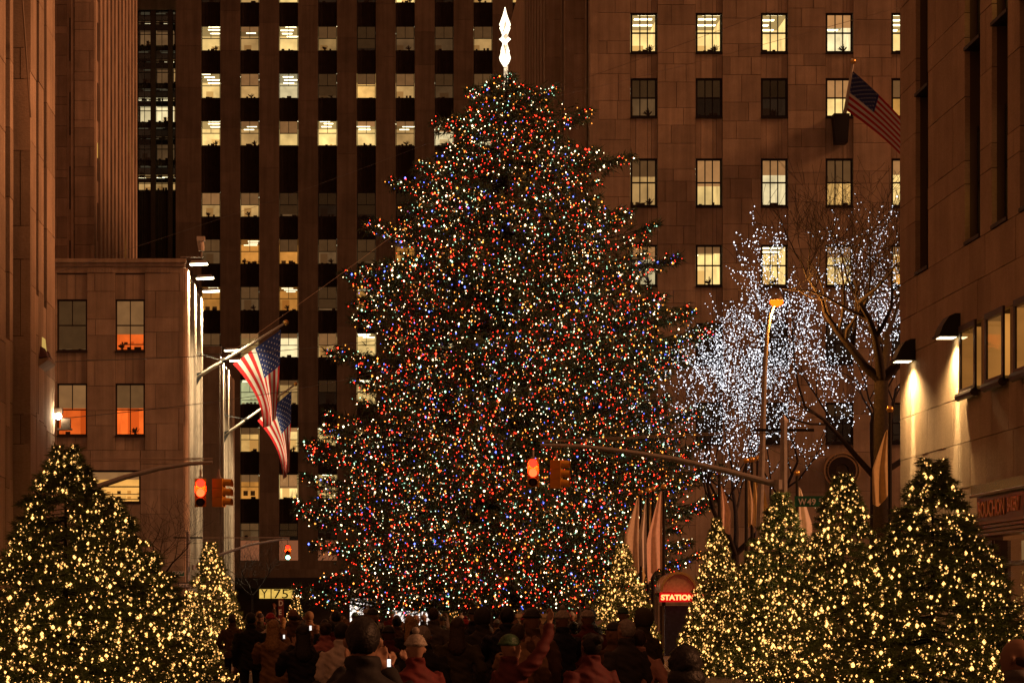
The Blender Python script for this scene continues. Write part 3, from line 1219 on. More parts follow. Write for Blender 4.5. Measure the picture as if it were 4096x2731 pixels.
for i, (a, c) in enumerate(cu):
    for (z0, z1, lv, bl) in ((zs_ + .08, 11.3, ('k', 'y', 'y', 'k', 'k')[i], .55), (12.85, 15.2, ('k', 'y', 'y', 'y', 'k')[i], .4), (16.7, 18.5, 'k', .5)):
        window(near_r, s, -a + .02, -c - .02, z0, min(z1, 16.99 if z0 < 16 else z1), lv, bl, rec=.24, cols=2, lower_single=True, fw=.09, mat=M['dark_metal'])
    for (z0, z1) in ((11.3, 12.85), (15.2, 16.7)):
        spandrel(near_r, s, -a, -c, z0, z1 - .09, M['spandrel'], 8)
for i, (a, c) in enumerate(lw):
    b = MB()
    u0, u1, z0, z1 = -a, -c, 6.0, 7.25
    for (q0, q1, w0, w1) in ((u0, u0 + .14, z0, z1), (u1 - .14, u1, z0, z1), (u0, u1, z1, z1 + .12), (u0, u1, z0 - .06, z0 + .12)):
        b.fbox(s, q0, q1, w0, w1, -.13 if q1 - q0 > .5 else -.125, -.085)
    b.tube([s.pt(u0 + .001, z0 - .02, -.13), s.pt(u1 - .001, z0 - .02, -.13)], .085, 8)
    wf = b.build('bay_window', M['bronze'], near_r)
    p = MB()
    p.face([s.pt(u0 + .14, z0 + .12, -.11), s.pt(u1 - .14, z0 + .12, -.11), s.pt(u1 - .14, z1, -.11), s.pt(u0 + .14, z1, -.11)])
    sub(p.build('pane', M['glass']), wf)
    o = bpy.data.objects.new('room_interior', room_mesh(u1 - u0 - .24, z1 - z0 - .1, 'w', 40 + i, .02))
    COL.objects.link(o)
    o.matrix_basis = Matrix.Translation(s.pt(u0 + .12, z0 + .1, -.08)) @ Matrix((s.U, -s.N, Vector((0, 0, 1)))).transposed().to_4x4()
    sub(o, wf)
# bakery front
b = MB()
b.fbox(s, -54.25, -44, 3.98, 4.19, -.14, .3)
b.build('marble_band', plain('dark_marble', (.05, .025, .02), .12, 0, var=.5, scale=6, spec=.6), near_r)
b = MB()
b.fbox(s, -54.1, -44, 3.46, 3.97, -.05, .3)
sign = b.build('fascia', plain('fascia_wood', (.06, .022, .012), .3, 0, var=.4, scale=5), near_r)
b = MB()
for k in range(4):
    b.fbox(s, -54.2 + .03 * k, -44, 3.40 - .07 * k, 3.455 - .07 * k, -.2 + .035 * k, .3)
b.tube([s.pt(-54.2, 3.975, -.15), s.pt(-44, 3.975, -.15)], .03, 8)
b.build('moulding', plain('shop_wood', (.16, .07, .035), .3, 0, var=.3, scale=6), near_r)
lm = plain('sign_gilt', (.75, .42, .18), .35, .4)
place_text('bakery_lettering', 'BOUCHON', .43, lm, s.pt(-53.95, 3.56, -.062), s.U, s.N, near_r, extrude=.012, sx=1.02, bold=.004)
place_text('bakery_lettering', 'BAKERY', .36, lm, s.pt(-51.5, 3.60, -.062), s.U, s.N, near_r, extrude=.012, sx=.72, bold=.004)
b = MB()
b.fbox(s, -54.2, -52.95, 0, 3.11, -.02, .3)
b.fbox(s, -52.95, -52.8, 0, 3.1, .0, .3)
b.fbox(s, -49.0, -48.8, 0, 3.1, .0, .3)
b.fbox(s, -52.8, -44, 2.62, 2.7, .05, .3)
b.fbox(s, -52.8, -44, 0, .6, .0, .3)
b.build('shop_frame', plain('shop_frame_paint', (.05, .02, .012), .3), near_r)
for (a, c) in ((52.8, 49.0), (48.8, 44.2)):
    p = MB()
    p.face([s.pt(-a, .6, .12), s.pt(-c, .6, .12), s.pt(-c, 3.1, .12), s.pt(-a, 3.1, .12)])
    p.build('shop_pane', M['glass'], near_r)
    p = MB()
    p.fbox(s, -a + .5, -c, 1.5, 2.62, .5, .55)
    p.build('shop_shade', plain('shade_maroon', (.05, .012, .01), .7), near_r)
    p = MB()
    p.fbox(s, -a, -c, .4, 1.5, .9, .95)
    p.fbox(s, -a, -c, 2.7, 3.1, .5, .55)
    p.build('shop_interior', glow('shop_glow', (1, .55, .2), .33, noise=.3), near_r)
b = MB()
b.box(XR + .02, XR + 12, 61.8, 62.03, 0, zt_)
b.box(XR + .5, XR + 12, 44, 61.8, zt_ - .3, zt_)
b.build('rear_wall', M['stone_right'], near_r)


backing(near_r, s, [(-43.99, -24, 0, zt_)], .1, 10)
masonry(near_r, s, -43.99, -24, 0, zt_, [2.8], 3.3, M['stone_right'], rb, gap=.014)
backing(near_l, s2, [(26, 49.99, 0, ZT)], .1, 10)
masonry(near_l, s2, 26, 49.99, 0, ZT, [2.8], 3.3, M['stone_left'], rb, gap=.014)


def wall_lamp(u, z, label, energy):
    t = thing('wall_lamp', label, 'lamp', s.pt(u, z, 0), 'hooded lamps on the bakery building')
    b = MB()
    w = .3
    pts = lambda q: [s.pt(u + q, z - .22, 0), s.pt(u + q, z - .22, -.42), s.pt(u + q, z - .02, -.34), s.pt(u + q, z + .16, -.22), s.pt(u + q, z + .21, -.1), s.pt(u + q, z + .21, 0)]
    A, B = pts(-w), pts(w)
    for k in range(1, 5):
        b.face([A[k], B[k], B[k + 1], A[k + 1]])
    b.face(A[::-1])
    b.face(B)
    b.face([A[0], A[1], B[1], B[0]], 0)
    b.face([A[5], B[5], B[0], A[0]])
    b.fbox(s, u - w - .03, u + w + .03, z - .25, z - .215, -.44, 0)
    b.build('hood', M['black'], t)
    b = MB()
    b.fbox(s, u - .2, u + .2, z - .262, z - .252, -.38, -.06)
    b.build('diffuser', glow('lamp_diffuser', (1, .74, .38), 7), t)
    la = bpy.data.lights.new('lamp', 'SPOT')
    la.energy = energy
    la.color = (1, .66, .30)
    la.spot_size = math.radians(21)
    la.spot_blend = .75
    la.shadow_soft_size = .05
    lo = bpy.data.objects.new('lamp', la)
    COL.objects.link(lo)
    lo.parent = t
    lo.location = Vector((-.2, 0, -.27))
    lo.rotation_euler = (0, math.radians(-3.5), 0)
    l2 = bpy.data.lights.new('lamp_spill', 'SPOT')
    l2.energy = energy * .5
    l2.color = (1, .60, .25)
    l2.spot_size = math.radians(150)
    l2.spot_blend = .6
    l2.shadow_soft_size = .12
    o2 = bpy.data.objects.new('lamp_spill', l2)
    COL.objects.link(o2)
    o2.parent = t
    o2.location = Vector((-.36, 0, -.29))
    return t


wall_lamp(-56.1, 7.47, 'black hooded wall lamp beside the amber lit bay window of the bakery building', 1700)
wall_lamp(-60.6, 7.40, 'black hooded wall lamp at the outer corner of the bakery building', 1700)

# ------------------------------------------------------------------ light bulbs
BULB = {
    'red': glow('bulb_red', (1.0, 0.03, 0.012), 6.5),
    'amber': glow('bulb_amber', (1.0, 0.30, 0.04), 4.2),
    'warm': glow('bulb_warm', (1.0, 0.74, 0.40), 8.5),
    'green': glow('bulb_green', (0.50, 1.0, 0.62), 3.4),
    'blue': glow('bulb_blue', (0.12, 0.17, 1.0), 5.0),
    'gold': glow('bulb_gold', (1.0, 0.46, 0.12), 3.6),
    'white': glow('bulb_white', (0.90, 0.92, 1.0), 2.6),
}
OCT_V = np.array([(1, 0, 0), (0, 1, 0), (-1, 0, 0), (0, -1, 0), (0, 0, 1.25), (0, 0, -1.25)], dtype=np.float32)
OCT_T = np.array([(0, 1, 4), (1, 2, 4), (2, 3, 4), (3, 0, 4), (1, 0, 5), (2, 1, 5), (3, 2, 5), (0, 3, 5)], dtype=np.int32)


def bulbs_mesh(name, pts, radii, mi, mats):
    n = len(pts)
    V = (OCT_V[None] * np.asarray(radii)[:, None, None] + np.asarray(pts)[:, None, :]).reshape(-1, 3)
    T = (OCT_T[None] + (np.arange(n) * 6)[:, None, None]).reshape(-1, 3)
    return tri_mesh(name, V, T, np.repeat(mi, 8), mats)


ONE_BULB = {}


def one_bulb(key):
    if key not in ONE_BULB:
        b = MB()
        b.rings([(0, 0, -1.0, .45, .45), (0, 0, -.6, .9, .9), (0, 0, 0, 1, 1), (0, 0, .6, .75, .75), (0, 0, 1.25, .12, .12)], 6)
        ONE_BULB[key] = new_mesh('light_bulb', b.v, b.f, None, [BULB[key]], True)
    return ONE_BULB[key]


def add_bulbs(parent, pts, radii, keys, loc, n_parts, view=True):
    """the bulbs that show largest as parts, the rest joined as one part"""
    pts = np.asarray(pts, dtype=np.float32)
    order = np.argsort(pts[:, 1] - 0.3 * NP.random(len(pts)))      # nearest to the street side first
    first = order[:n_parts * 2:2] if n_parts else order[:0]
    rest = np.setdiff1d(order, first)
    for i in first:
        o = bpy.data.objects.new('light_bulb', one_bulb(keys[i]))
        COL.objects.link(o)
        o.parent = parent
        o.location = tuple(float(q) for q in pts[i])
        r = float(radii[i])
        o.scale = (r, r, r)
    ks = sorted(set(keys))
    mi = np.array([ks.index(k) for k in keys])
    me = bulbs_mesh('string_lights', pts[rest], np.asarray(radii)[rest], mi[rest], [BULB[k] for k in ks])
    o = bpy.data.objects.new('string_lights', me)
    COL.objects.link(o)
    o.parent = parent
    stuff(o)


# ------------------------------------------------------------------ conifers
def needles(name, Pn, Dn, Ln, Wn, mat):
    """thin triangles: base at Pn, pointing along Dn"""
    Pn, Dn = np.asarray(Pn), np.asarray(Dn)
    Dn = Dn / np.linalg.norm(Dn, axis=1, keepdims=True)
    rv = NP.normal(size=Dn.shape)
    S = np.cross(Dn, rv)
    S /= np.linalg.norm(S, axis=1, keepdims=True) + 1e-9
    Ln, Wn = np.asarray(Ln)[:, None], np.asarray(Wn)[:, None]
    A = Pn - S * Wn
    B = Pn + S * Wn
    C = Pn + Dn * Ln
    V = np.stack([A, B, C], 1).reshape(-1, 3)
    T = np.arange(len(V), dtype=np.int32).reshape(-1, 3)
    return tri_mesh(name, V, T, None, [mat])


def conifer_points(profile, z0, z1, nb, twigs, per_twig, spray, droop, lift, rng, extra=(), dist=.68, jit=(.80, 1.06), whorl=0):
    """boughs with side twigs; returns needle bases, directions, bulb sites, bough paths"""
    Pn, Dn, sites, paths = [], [], [], []
    specs = []
    for k in range(nb):
        f = (k + rng.random()) / nb
        z = z0 + (z1 - z0) * (1 - (1 - f * .999) ** dist)
        if whorl:
            z = min(z1, round(z / whorl) * whorl + rng.gauss(0, .09))
        specs.append((z, rng.uniform(0, 2 * math.pi), profile(z) * rng.uniform(*jit)))
    specs += list(extra)
    for (z, az, L) in specs:
        L = max(L, spray * .45)
        ca, sa = math.cos(az), math.sin(az)
        spr = spray * min(1.0, .22 + .78 * L / (4.5 * spray))
        t = np.linspace(0, 1, 7)
        dz = -droop * L * t + lift * L * t ** 2.4
        wob = rng.uniform(-.12, .12) * L
        lat = wob * t ** 2
        path = np.stack([ca * L * t - sa * lat, sa * L * t + ca * lat, z + dz], 1)
        paths.append((path, L))
        n = max(4, int(twigs * L))
        tt = .12 + .88 * np.sqrt(NP.random(n))
        tt[: max(1, n // 8)] = 1.0
        base = np.stack([np.interp(tt, t, path[:, j]) for j in range(3)], 1)
        tang = np.array([ca, sa, -droop + lift * 1.6])
        tang /= np.linalg.norm(tang)
        side = np.array([-sa, ca, 0])
        sg = NP.choice([-1.0, 1.0], n)
        tl = spr * (.5 + 1.3 * (1 - tt)) * NP.uniform(.7, 1.3, n) + .12 * L * (1 - tt) * tt * 2
        twd = tang[None] * NP.uniform(.5, 1.0, n)[:, None] + side[None] * (sg * NP.uniform(.3, 1.0, n))[:, None]
        twd[:, 2] += NP.normal(-.12, .28, n)
        twd /= np.linalg.norm(twd, axis=1, keepdims=True)
        m = per_twig
        q = NP.random((n, m))
        pb = base[:, None, :] + twd[:, None, :] * (tl[:, None] * q)[..., None]
        nd = twd[:, None, :] * .8 + NP.normal(0, .55, (n, m, 3))
        nd[..., 2] -= .12
        Pn.append(pb.reshape(-1, 3))
        Dn.append(nd.reshape(-1, 3))
        sites.append((base + twd * (tl * NP.uniform(.4, 1.05, n))[:, None], tt, np.full(n, L)))
    P_ = np.concatenate(Pn)
    D_ = np.concatenate(Dn)
    S_ = np.concatenate([s_[0] for s_ in sites])
    T_ = np.concatenate([s_[1] for s_ in sites])
    return P_, D_, S_, T_, paths


def branch_mesh(paths, r0, frac=1.0):
    b = MB()
    for i, (p, L) in enumerate(paths):
        if (i * 7919 % 100) / 100.0 < frac:
            b.tube([Vector(q) for q in p], [max(.008, r0 * L * (1 - .9 * k / 6)) for k in range(7)], 4, cap=False)
    return b


# the great tree
DT = 121.0
XT = ux(2020, DT)
k_ = 1.7415 * DT / F


def prof_big(z):
    pts = [(1.0, 7.6), (2.0, 8.0), (3.8, 8.4), (5.7, 8.8), (7.2, 8.8), (8.7, 8.6), (10.2, 7.6), (11.3, 7.2), (13.2, 7.7), (14.4, 7.3), (16, 6.7), (17.7, 6.1), (19.2, 5.2), (20.7, 4.5),
           (21.8, 3.3), (22.9, 2.8), (23.8, 1.7), (24.4, .9), (24.9, .3)]
    zs = [p[0] for p in pts]
    return float(np.interp(z, zs, [p[1] for p in pts])) * (.92 if 10.5 < z < 23 else .97)


rt = random.Random(42)
tips = [(1000, 280), (980, 380), (850, 525), (905, 430), (795, 655), (770, 818), (705, 1045), (690, 1185), (835, 640), (700, 1375), (1345, 262), (1362, 345), (1442, 378), (1448, 490),
        (1500, 558), (1542, 602), (1522, 690), (1582, 736), (1612, 790), (1600, 965), (1655, 1105), (1640, 1180), (1075, 215), (1268, 215), (745, 1130), (1570, 850)]
extra = []
for (tx, ty) in tips:
    for j in range(3):
        zt = zz(ty * 1.7415, DT)
        L = (tx * 1.7415 - 2020) * DT / F
        az = 0.0 if L > 0 else math.pi
        az += rt.uniform(-.25, .25)
        extra.append((zt + .02 * abs(L) + rt.uniform(-.35, .1), az, abs(L) * rt.uniform(.93, 1.02)))
for _ in range(110):
    zt = rt.uniform(20.5, 24.8)
    extra.append((zt, rt.uniform(0, 6.28), prof_big(zt) * rt.uniform(.35, .95)))
big = thing('christmas_tree', 'giant spruce covered in thousands of red, white, green and blue lights', 'christmas tree', (XT, DT, 0))
P_, D_, S_, T_, paths = conifer_points(prof_big, 2.3, 24.9, 900, 9.0, 9, .85, .16, .20, rt, extra, .68, (.58, 1.0), .62)
sel = np.ones(len(P_), bool)
n = len(P_)
crown = bpy.data.objects.new('crown', needles('crown', P_, D_, NP.uniform(.16, .42, n), NP.uniform(.018, .04, n), M['needle']))
COL.objects.link(crown)
crown.parent = big
bm_ = branch_mesh(paths, .011)
o = new_mesh('branches', bm_.v, bm_.f, None, [M['bark']])
ob = bpy.data.objects.new('branches', o)
COL.objects.link(ob)
ob.parent = big
stuff(ob)
tb = MB()
tb.tube([(0, 0, 0), (0, 0, 8), (0, 0, 16), (.05, 0, 22), (.05, 0, 24.9)], [.55, .42, .26, .1, .04], 14)
tr = new_mesh('trunk', tb.v, tb.f, None, [M['bark']], True)
ob = bpy.data.objects.new('trunk', tr)
COL.objects.link(ob)
ob.parent = big
outer = np.where(T_ > .3)[0]
pick = NP.choice(outer, 30000, replace=False) if len(outer) > 30000 else outer
pts = S_[pick]
pts = pts + NP.normal(0, .05, pts.shape)
clus = NP.choice(['red', 'amber', 'warm', 'green', 'blue'], len(pts), p=[.34, .25, .22, .12, .07])
rad = np.where(NP.random(len(pts)) < .13, NP.uniform(.032, .048, len(pts)), NP.uniform(.013, .026, len(pts)))
add_bulbs(big, pts, rad, list(clus), (XT, DT, 0), 200)
print('big tree tris', n, 'bulbs', len(pts))

# the star, seen edge on
zs0 = zz(318, DT)
star = thing('tree_star', 'glowing faceted crystal star at the top of the giant spruce', 'star', (XT, DT, zs0))
sx0 = XT + ux(2021, DT) - ux(2020, DT)
cc = zz(158, DT)
crystal = glow('star_crystal', (1.0, .84, .58), 2.8, noise=.6, nscale=6)
crystal2 = glow('star_crystal_dim', (1.0, .74, .46), .9, noise=.6, nscale=9)
for k in range(12):
    a = math.pi / 2 + k * math.pi / 6
    L = 1.32 if k % 3 == 0 else .85
    dv = Vector((0.0, math.cos(a), math.sin(a)))       # the star's plane runs away from the viewer
    sd = Vector((0, -dv.z, dv.y))
    c0 = Vector((XT, DT, cc))
    b = MB()
    w = .12 if k % 3 == 0 else .10
    m1 = c0 + dv * L * .42
    tip = c0 + dv * L
    ring = [m1 + Vector((w, 0, 0)), m1 + sd * .14, m1 - Vector((w, 0, 0)), m1 - sd * .14]
    inn = c0 + dv * .05
    for j in range(4):
        b.face([ring[j], ring[(j + 1) % 4], tip])
        b.face([ring[(j + 1) % 4], ring[j], inn])
    b.build('star_point', crystal if k % 2 == 0 else crystal2, star)
b = MB()
prof_ = [(30, 1), (62, 9), (100, 23), (108, 19), (113, 22), (140, 11), (150, 14), (158, 24), (170, 11), (176, 9), (205, 18), (212, 17), (232, 23.5), (246, 19), (264, 8), (270, 3)]
b.rings([(XT, DT, zz(y, DT), max(.012, w / 93.0), max(.012, w / 93.0)) for (y, w) in prof_], 6)
b.build('star_core', crystal, star)
b = MB()
b.tube([(XT, DT, zs0 - .5), (XT, DT, cc)], .05, 8)
b.tube([(XT + .09, DT, zs0 - .3), (XT + .09, DT, cc - .8)], .035, 8)
b.build('star_mast', crystal2, star)


# small lit firs
def fir(h, r, seed, dens=1.0):
    rr_ = random.Random(seed)

    def pr(z):
        t = z / h
        return r * (1 - t) ** .92 * (.93 + .07 * math.sin(9 * t + seed)) + .08
    p_, d_, s_, t_, pa = conifer_points(pr, .15, h * .985, int(300 * dens), 28, 14, .30, .22, .14, rr_, [((math_z := h * rr_.uniform(.82, .995)), rr_.uniform(0, 6.28), pr(math_z) * rr_.uniform(.7, 1.05)) for _ in range(70)], .8)
    n_ = len(p_)
    me = needles('crown', p_, d_, NP.uniform(.06, .14, n_), NP.uniform(.007, .014, n_), M['needle2'])
    b_ = branch_mesh(pa, .014, .5)
    mb_ = new_mesh('branches', b_.v, b_.f, None, [M['bark']])
    t2 = MB()
    t2.tube([(0, 0, -.3), (0, 0, h * .6), (0, 0, h * .97)], [.05, .022, .005], 8)
    tm = new_mesh('trunk', t2.v, t2.f, None, [M['bark']])
    return me, mb_, tm, s_[t_ > .35], h


FIRS = [fir(4.9, 1.75, 1, 1.15), fir(4.6, 1.7, 2, 1.35), fir(4.2, 1.45, 3)]
fir_specs = [
    # apex px, apex py, d, kind, bulbs, parts, label
    (262, 1775, 47.0, 0, 2500, 120, 'tall lit fir beside the corner building with tall window slots'),
    (432, 1985, 54.0, 1, 3300, 120, 'lit fir beneath the curved signal arm and orange shop window'),
    (842, 2165, 76.0, 2, 2000, 0, 'slim lit fir next to the one-way sign'),
    (2492, 2172, 92.0, 2, 1800, 0, 'lit fir standing alone in front of the draped flags'),
    (2868, 2068, 82.0, 0, 1800, 0, 'lit fir beside the arched kiosk'),
    (3120, 1968, 60.0, 1, 2400, 120, 'lit fir hiding the foot of the street sign pole'),
    (3372, 1888, 53.0, 0, 2400, 120, 'lit fir under the round wreath emblem'),
    (3730, 1832, 44.0, 1, 2400, 120, 'bushy lit fir in front of the bakery shopfront'),
]
for (px, py, d_, kind, nb, npt, lb) in fir_specs:
    me, mb_, tm, st, h = FIRS[kind]
    top = P(px, py, d_)
    base = .45
    sc = (top.z - base) / h
    t = thing('lit_fir', lb, 'christmas tree', (top.x, d_, 0), 'small firs with golden lights')
    rot = RND.uniform(0, 6.28)
    scw = sc * {262: 1.5, 432: 1.85, 842: 1.15, 2492: 1.1, 2868: .85, 3120: 1.2, 3372: 1.2, 3730: 1.45}[px]
    Mx = Matrix.Translation((0, 0, base)) @ Matrix.Rotation(rot, 4, 'Z') @ Matrix.Diagonal((scw, scw, sc, 1))
    for nm, m_ in (('crown', me), ('branches', mb_), ('trunk', tm)):
        o = bpy.data.objects.new(nm, m_)
        COL.objects.link(o)
        o.parent = t
        o.matrix_basis = Mx
        if nm == 'branches':
            stuff(o)
    pk = NP.choice(len(st), min(nb, len(st)), replace=False)
    pts = np.array([Mx @ Vector(st[i]) for i in pk])
    fs = .85 + d_ / 250.0
    rad = np.where(NP.random(len(pts)) < .22, NP.uniform(.025, .034, len(pts)), NP.uniform(.010, .019, len(pts))) * fs
    add_bulbs(t, pts, rad, ['gold'] * len(pts), None, npt)
    b = MB()
    b.rings([(0, 0, 0, .45, .45), (0, 0, .5, .55, .55), (0, 0, .55, .58, .58), (0, 0, .55, .5, .5), (0, 0, .45, .48, .48)], 14)
    o = bpy.data.objects.new('planter', new_mesh('planter', b.v, b.f, None, [M['bronze']]))
    COL.objects.link(o)
    o.parent = t
# far small lit trees
for (px, py, d_, h, r, nb, lb) in ((1180, 2352, 138.0, 0, 0, 420, 'small far fir of dense pale gold lights below the number 75'),
                                   (1790, 2405, 130.0, 0, 0, 300, 'low golden lit bush under the great tree')):
    me, mb_, tm, st, hh = FIRS[2]
    top = P(px, py, d_)
    sc = (top.z - .2) / hh
    t = thing('lit_fir', lb, 'christmas tree', (top.x, d_, 0))
    Mx = Matrix.Translation((0, 0, .2)) @ Matrix.Diagonal((sc * (.75 if px < 1500 else 1.9), sc * .9, sc, 1))
    for nm, m_ in (('crown', me), ('trunk', tm)):
        o = bpy.data.objects.new(nm, m_)
        COL.objects.link(o)
        o.parent = t
        o.matrix_basis = Mx
    pk = NP.choice(len(st), nb, replace=False)
    pts = np.array([Mx @ Vector(st[i]) for i in pk])
    add_bulbs(t, pts, np.full(len(pts), .026), ['gold'] * len(pts), None, 0)


# ------------------------------------------------------------------ bare deciduous trees
def bare_tree(rr_, h_trunk, lean, L0, levels, spread, r0, up=.25, nch=(3, 5)):
    segs, sites = [], []

    def grow(p, d, L, r, lev):
        n_ = 4 if lev < levels else 3
        pts_, rad_ = [p.copy()], [r]
        for k in range(n_):
            d = (d + Vector((rr_.gauss(0, .16), rr_.gauss(0, .16), rr_.gauss(up * .25, .14)))).normalized()
            p = p + d * (L / n_)
            pts_.append(p.copy())
            rad_.append(max(.006, r * (1 - .6 * (k + 1) / n_)))
        segs.append((pts_, rad_, lev))
        if lev >= 2:
            m_ = 8
            for k in range(m_):
                f = (k + rr_.random()) / m_ * n_
                i = min(int(f), n_ - 1)
                sites.append(pts_[i].lerp(pts_[i + 1], f - i))
        if lev >= levels:
            return
        nc = rr_.randint(*nch)
        for c in range(nc):
            f = .35 + .65 * (c + 1) / nc
            i = min(int(f * n_), n_ - 1)
            q = pts_[i].lerp(pts_[i + 1], f * n_ - i)
            a = rr_.uniform(0, 6.283)
            o_ = d.orthogonal().normalized()
            o_.rotate(Matrix.Rotation(a, 3, d))
            nd = (d * (1 - spread) + o_ * spread * rr_.uniform(.7, 1.3) + Vector((0, 0, up * .3))).normalized()
            grow(q, nd, L * rr_.uniform(.58, .8), rad_[i + 1] * .72 if c < nc - 1 else rad_[-1], lev + 1)
    d0 = Vector((lean[0], lean[1], 1)).normalized()
    tp = Vector((0, 0, 0)) + d0 * h_trunk
    segs.append(([Vector((0, 0, 0)), d0 * h_trunk * .5, tp], [r0 * 1.2, r0, r0 * .85], 0))
    for c in range(4):
        a = c * 1.57 + rr_.uniform(-.3, .3)
        nd = Vector((math.cos(a) * .8, math.sin(a) * .8, rr_.uniform(.5, 1.0))).normalized()
        grow(tp, nd, L0 * rr_.uniform(.85, 1.1), r0 * .62, 1)
    return segs, sites


def add_bare(name, lb, cat, base, segs, group=None):
    t = thing(name, lb, cat, base, group)
    tr, br = MB(), MB()
    for (p, r, lev) in segs:
        (tr if lev == 0 else br).tube(p, r, 8 if lev < 2 else (5 if lev == 2 else 3), cap=False)
    for nm, b_ in (('trunk', tr), ('crown', br)):
        o = bpy.data.objects.new(nm, new_mesh(nm, b_.v, b_.f, None, [M['bark']], True))
        COL.objects.link(o)
        o.parent = t
    return t


for (px, d_, h_t, L0, r0, seed, nb, lb, inside, zrange) in (
        (2940, 118.0, 4.2, 4.7, .20, 5, 4300, 'bare tree strung with dense cold white lights behind the orange street lamp', None, None),
        (3500, 113.0, 7.2, 5.3, .22, 9, 4600, 'taller bare tree strung with cold white lights rising beside the bakery building', None, None)):
    rr_ = random.Random(seed)
    segs, sites = bare_tree(rr_, h_t, (0, 0), L0, 5, .5, r0, up=.5)
    t = add_bare('lit_tree', lb, 'tree', (ux(px, d_), d_, 0), segs, 'trees with white lights')
    pts = np.array([tuple(q) for q in sites])
    keep = pts[:, 2] > h_t * .9
    if px > 3300:
        keep &= pts[:, 0] < 3.2
    pts = pts[keep]
    pts = pts[NP.permutation(len(pts))]
    _, ui = np.unique(np.floor(pts / .19).astype(int), axis=0, return_index=True)
    pts = pts[ui]
    for _ in range(14):         # gaps where twigs carry no lights
        c_ = pts[NP.integers(len(pts))]
        pts = pts[np.linalg.norm(pts - c_, axis=1) > NP.uniform(.5, 1.1)]
    pk = NP.choice(len(pts), min(nb, len(pts)), replace=False)
    pts = pts[pk] + NP.normal(0, .03, (len(pk), 3))
    rad = np.where(NP.random(len(pts)) < .12, NP.uniform(.026, .036, len(pts)), NP.uniform(.010, .019, len(pts)))
    print('white', px, len(sites), len(pts), 'x', pts[:, 0].min(), pts[:, 0].max(), 'z', pts[:, 2].min(), pts[:, 2].max())
    add_bulbs(t, pts, rad, ['white'] * len(pts), None, 0)
# dark tree in front of them
rr_ = random.Random(14)
segs, sites = bare_tree(rr_, 9.0, (0, 0), 3.4, 5, .5, .26, up=.35)
add_bare('bare_tree', 'leafless dark tree with thick forked trunk and no lights of its own', 'tree', (ux(3525, 88), 88, 0), segs)
# leafless street trees on the west side
for (px, d_, h_t, L0, seed, lb) in ((640, 128, 3.2, 2.2, 3, 'small leafless tree in front of the low western wing'),
                                    (1010, 200, 3.0, 2.6, 6, 'leafless tree in front of the pier tower entrance')):
    rr_ = random.Random(seed)
    segs, sites = bare_tree(rr_, h_t, (0, 0), L0, 4, .55, .09, up=.3)
    add_bare('street_tree', lb, 'tree', (ux(px, d_), d_, 0), segs)

# ------------------------------------------------------------------ traffic signals and signs
SIG = {'R': glow('signal_red', (1.0, .010, .004), 8), 'Y': glow('signal_amber', (1.0, .05, .012), 6), 'G': glow('signal_green', (.25, 1.0, .72), 7),
       'off': plain('lens_dark', (.05, .012, .01), .2)}


def signal(loc, face, lit, label, sc=1.0, mat=None):
    """three-section head hung below loc; face = unit vector the lenses look along"""
    t = thing('traffic_signal', label, 'traffic light', loc, 'traffic signals on mast arms')
    c = Vector(loc)
    f = Vector(face).normalized()
    r = Vector((-f.y, f.x, 0))
    Zv = Vector((0, 0, 1))
    mat = mat or M['sig_yellow']
    w, h, dp = .14 * sc, .235 * sc, .13 * sc

    def ob(b, ctr, hw, hd, hh, mi=0):
        b.hexa([ctr + r * (sx * hw) + f * (sy * hd) + Zv * (sz * hh) for sz in (-1, 1) for (sx, sy) in ((-1, -1), (1, -1), (1, 1), (-1, 1))], mi)
    b = MB()
    b.tube([c + Zv * .22 * sc, c], .025 * sc, 8)
    ob(b, c + Zv * .02 * sc, .05 * sc, .05 * sc, .02 * sc)
    b.build('hanger', M['galv'], t)
    for k, key in enumerate(lit):
        z = c - Zv * (h * (k + .5) + .01 * sc)
        b = MB()
        ob(b, z, w, dp, h * .485)
        hs = b.build('signal_section', mat, t)
        b = MB()
        n = 14
        fc = z + f * (dp + .004)
        pts_ = [fc + r * (math.cos(2 * math.pi * j / n) * .108 * sc) + Zv * (math.sin(2 * math.pi * j / n) * .108 * sc) for j in range(n)]
        b.face(pts_)
        b.face([p + f * .02 * sc - (p - fc) * .35 for p in pts_])
        for j in range(n):
            b.face([pts_[j], pts_[(j + 1) % n], pts_[(j + 1) % n] + f * .02 * sc - (pts_[(j + 1) % n] - fc) * .35, pts_[j] + f * .02 * sc - (pts_[j] - fc) * .35])
        b.build('lens', SIG[key], hs)
        b = MB()
        for j in range(9):            # visor: upper three quarters of a tube
            a0, a1 = math.radians(-30 + 240 * j / 9), math.radians(-30 + 240 * (j + 1) / 9)
            q = [fc + r * (math.cos(a) * .112 * sc) + Zv * (math.sin(a) * .112 * sc) for a in (a0, a1)]
            ln = .2 * sc
            b.face([q[0], q[1], q[1] + f * ln - Zv * .02 * sc, q[0] + f * ln - Zv * .02 * sc])
            q2 = [fc + r * (math.cos(a) * .118 * sc) + Zv * (math.sin(a) * .118 * sc) for a in (a0, a1)]
            b.face([q2[1], q2[0], q2[0] + f * ln - Zv * .02 * sc, q2[1] + f * ln - Zv * .02 * sc])
        b.build('visor', mat, hs)
    if 'R' in lit:
        la = bpy.data.lights.new('lamp', 'POINT')
        la.energy = 90
        la.color = (1, .03, .01)
        la.shadow_soft_size = .08
        lo = bpy.data.objects.new('lamp', la)
        COL.objects.link(lo)
        lo.parent = t
        lo.location = f * (dp + .14 * sc) - Zv * h * .5
    return t


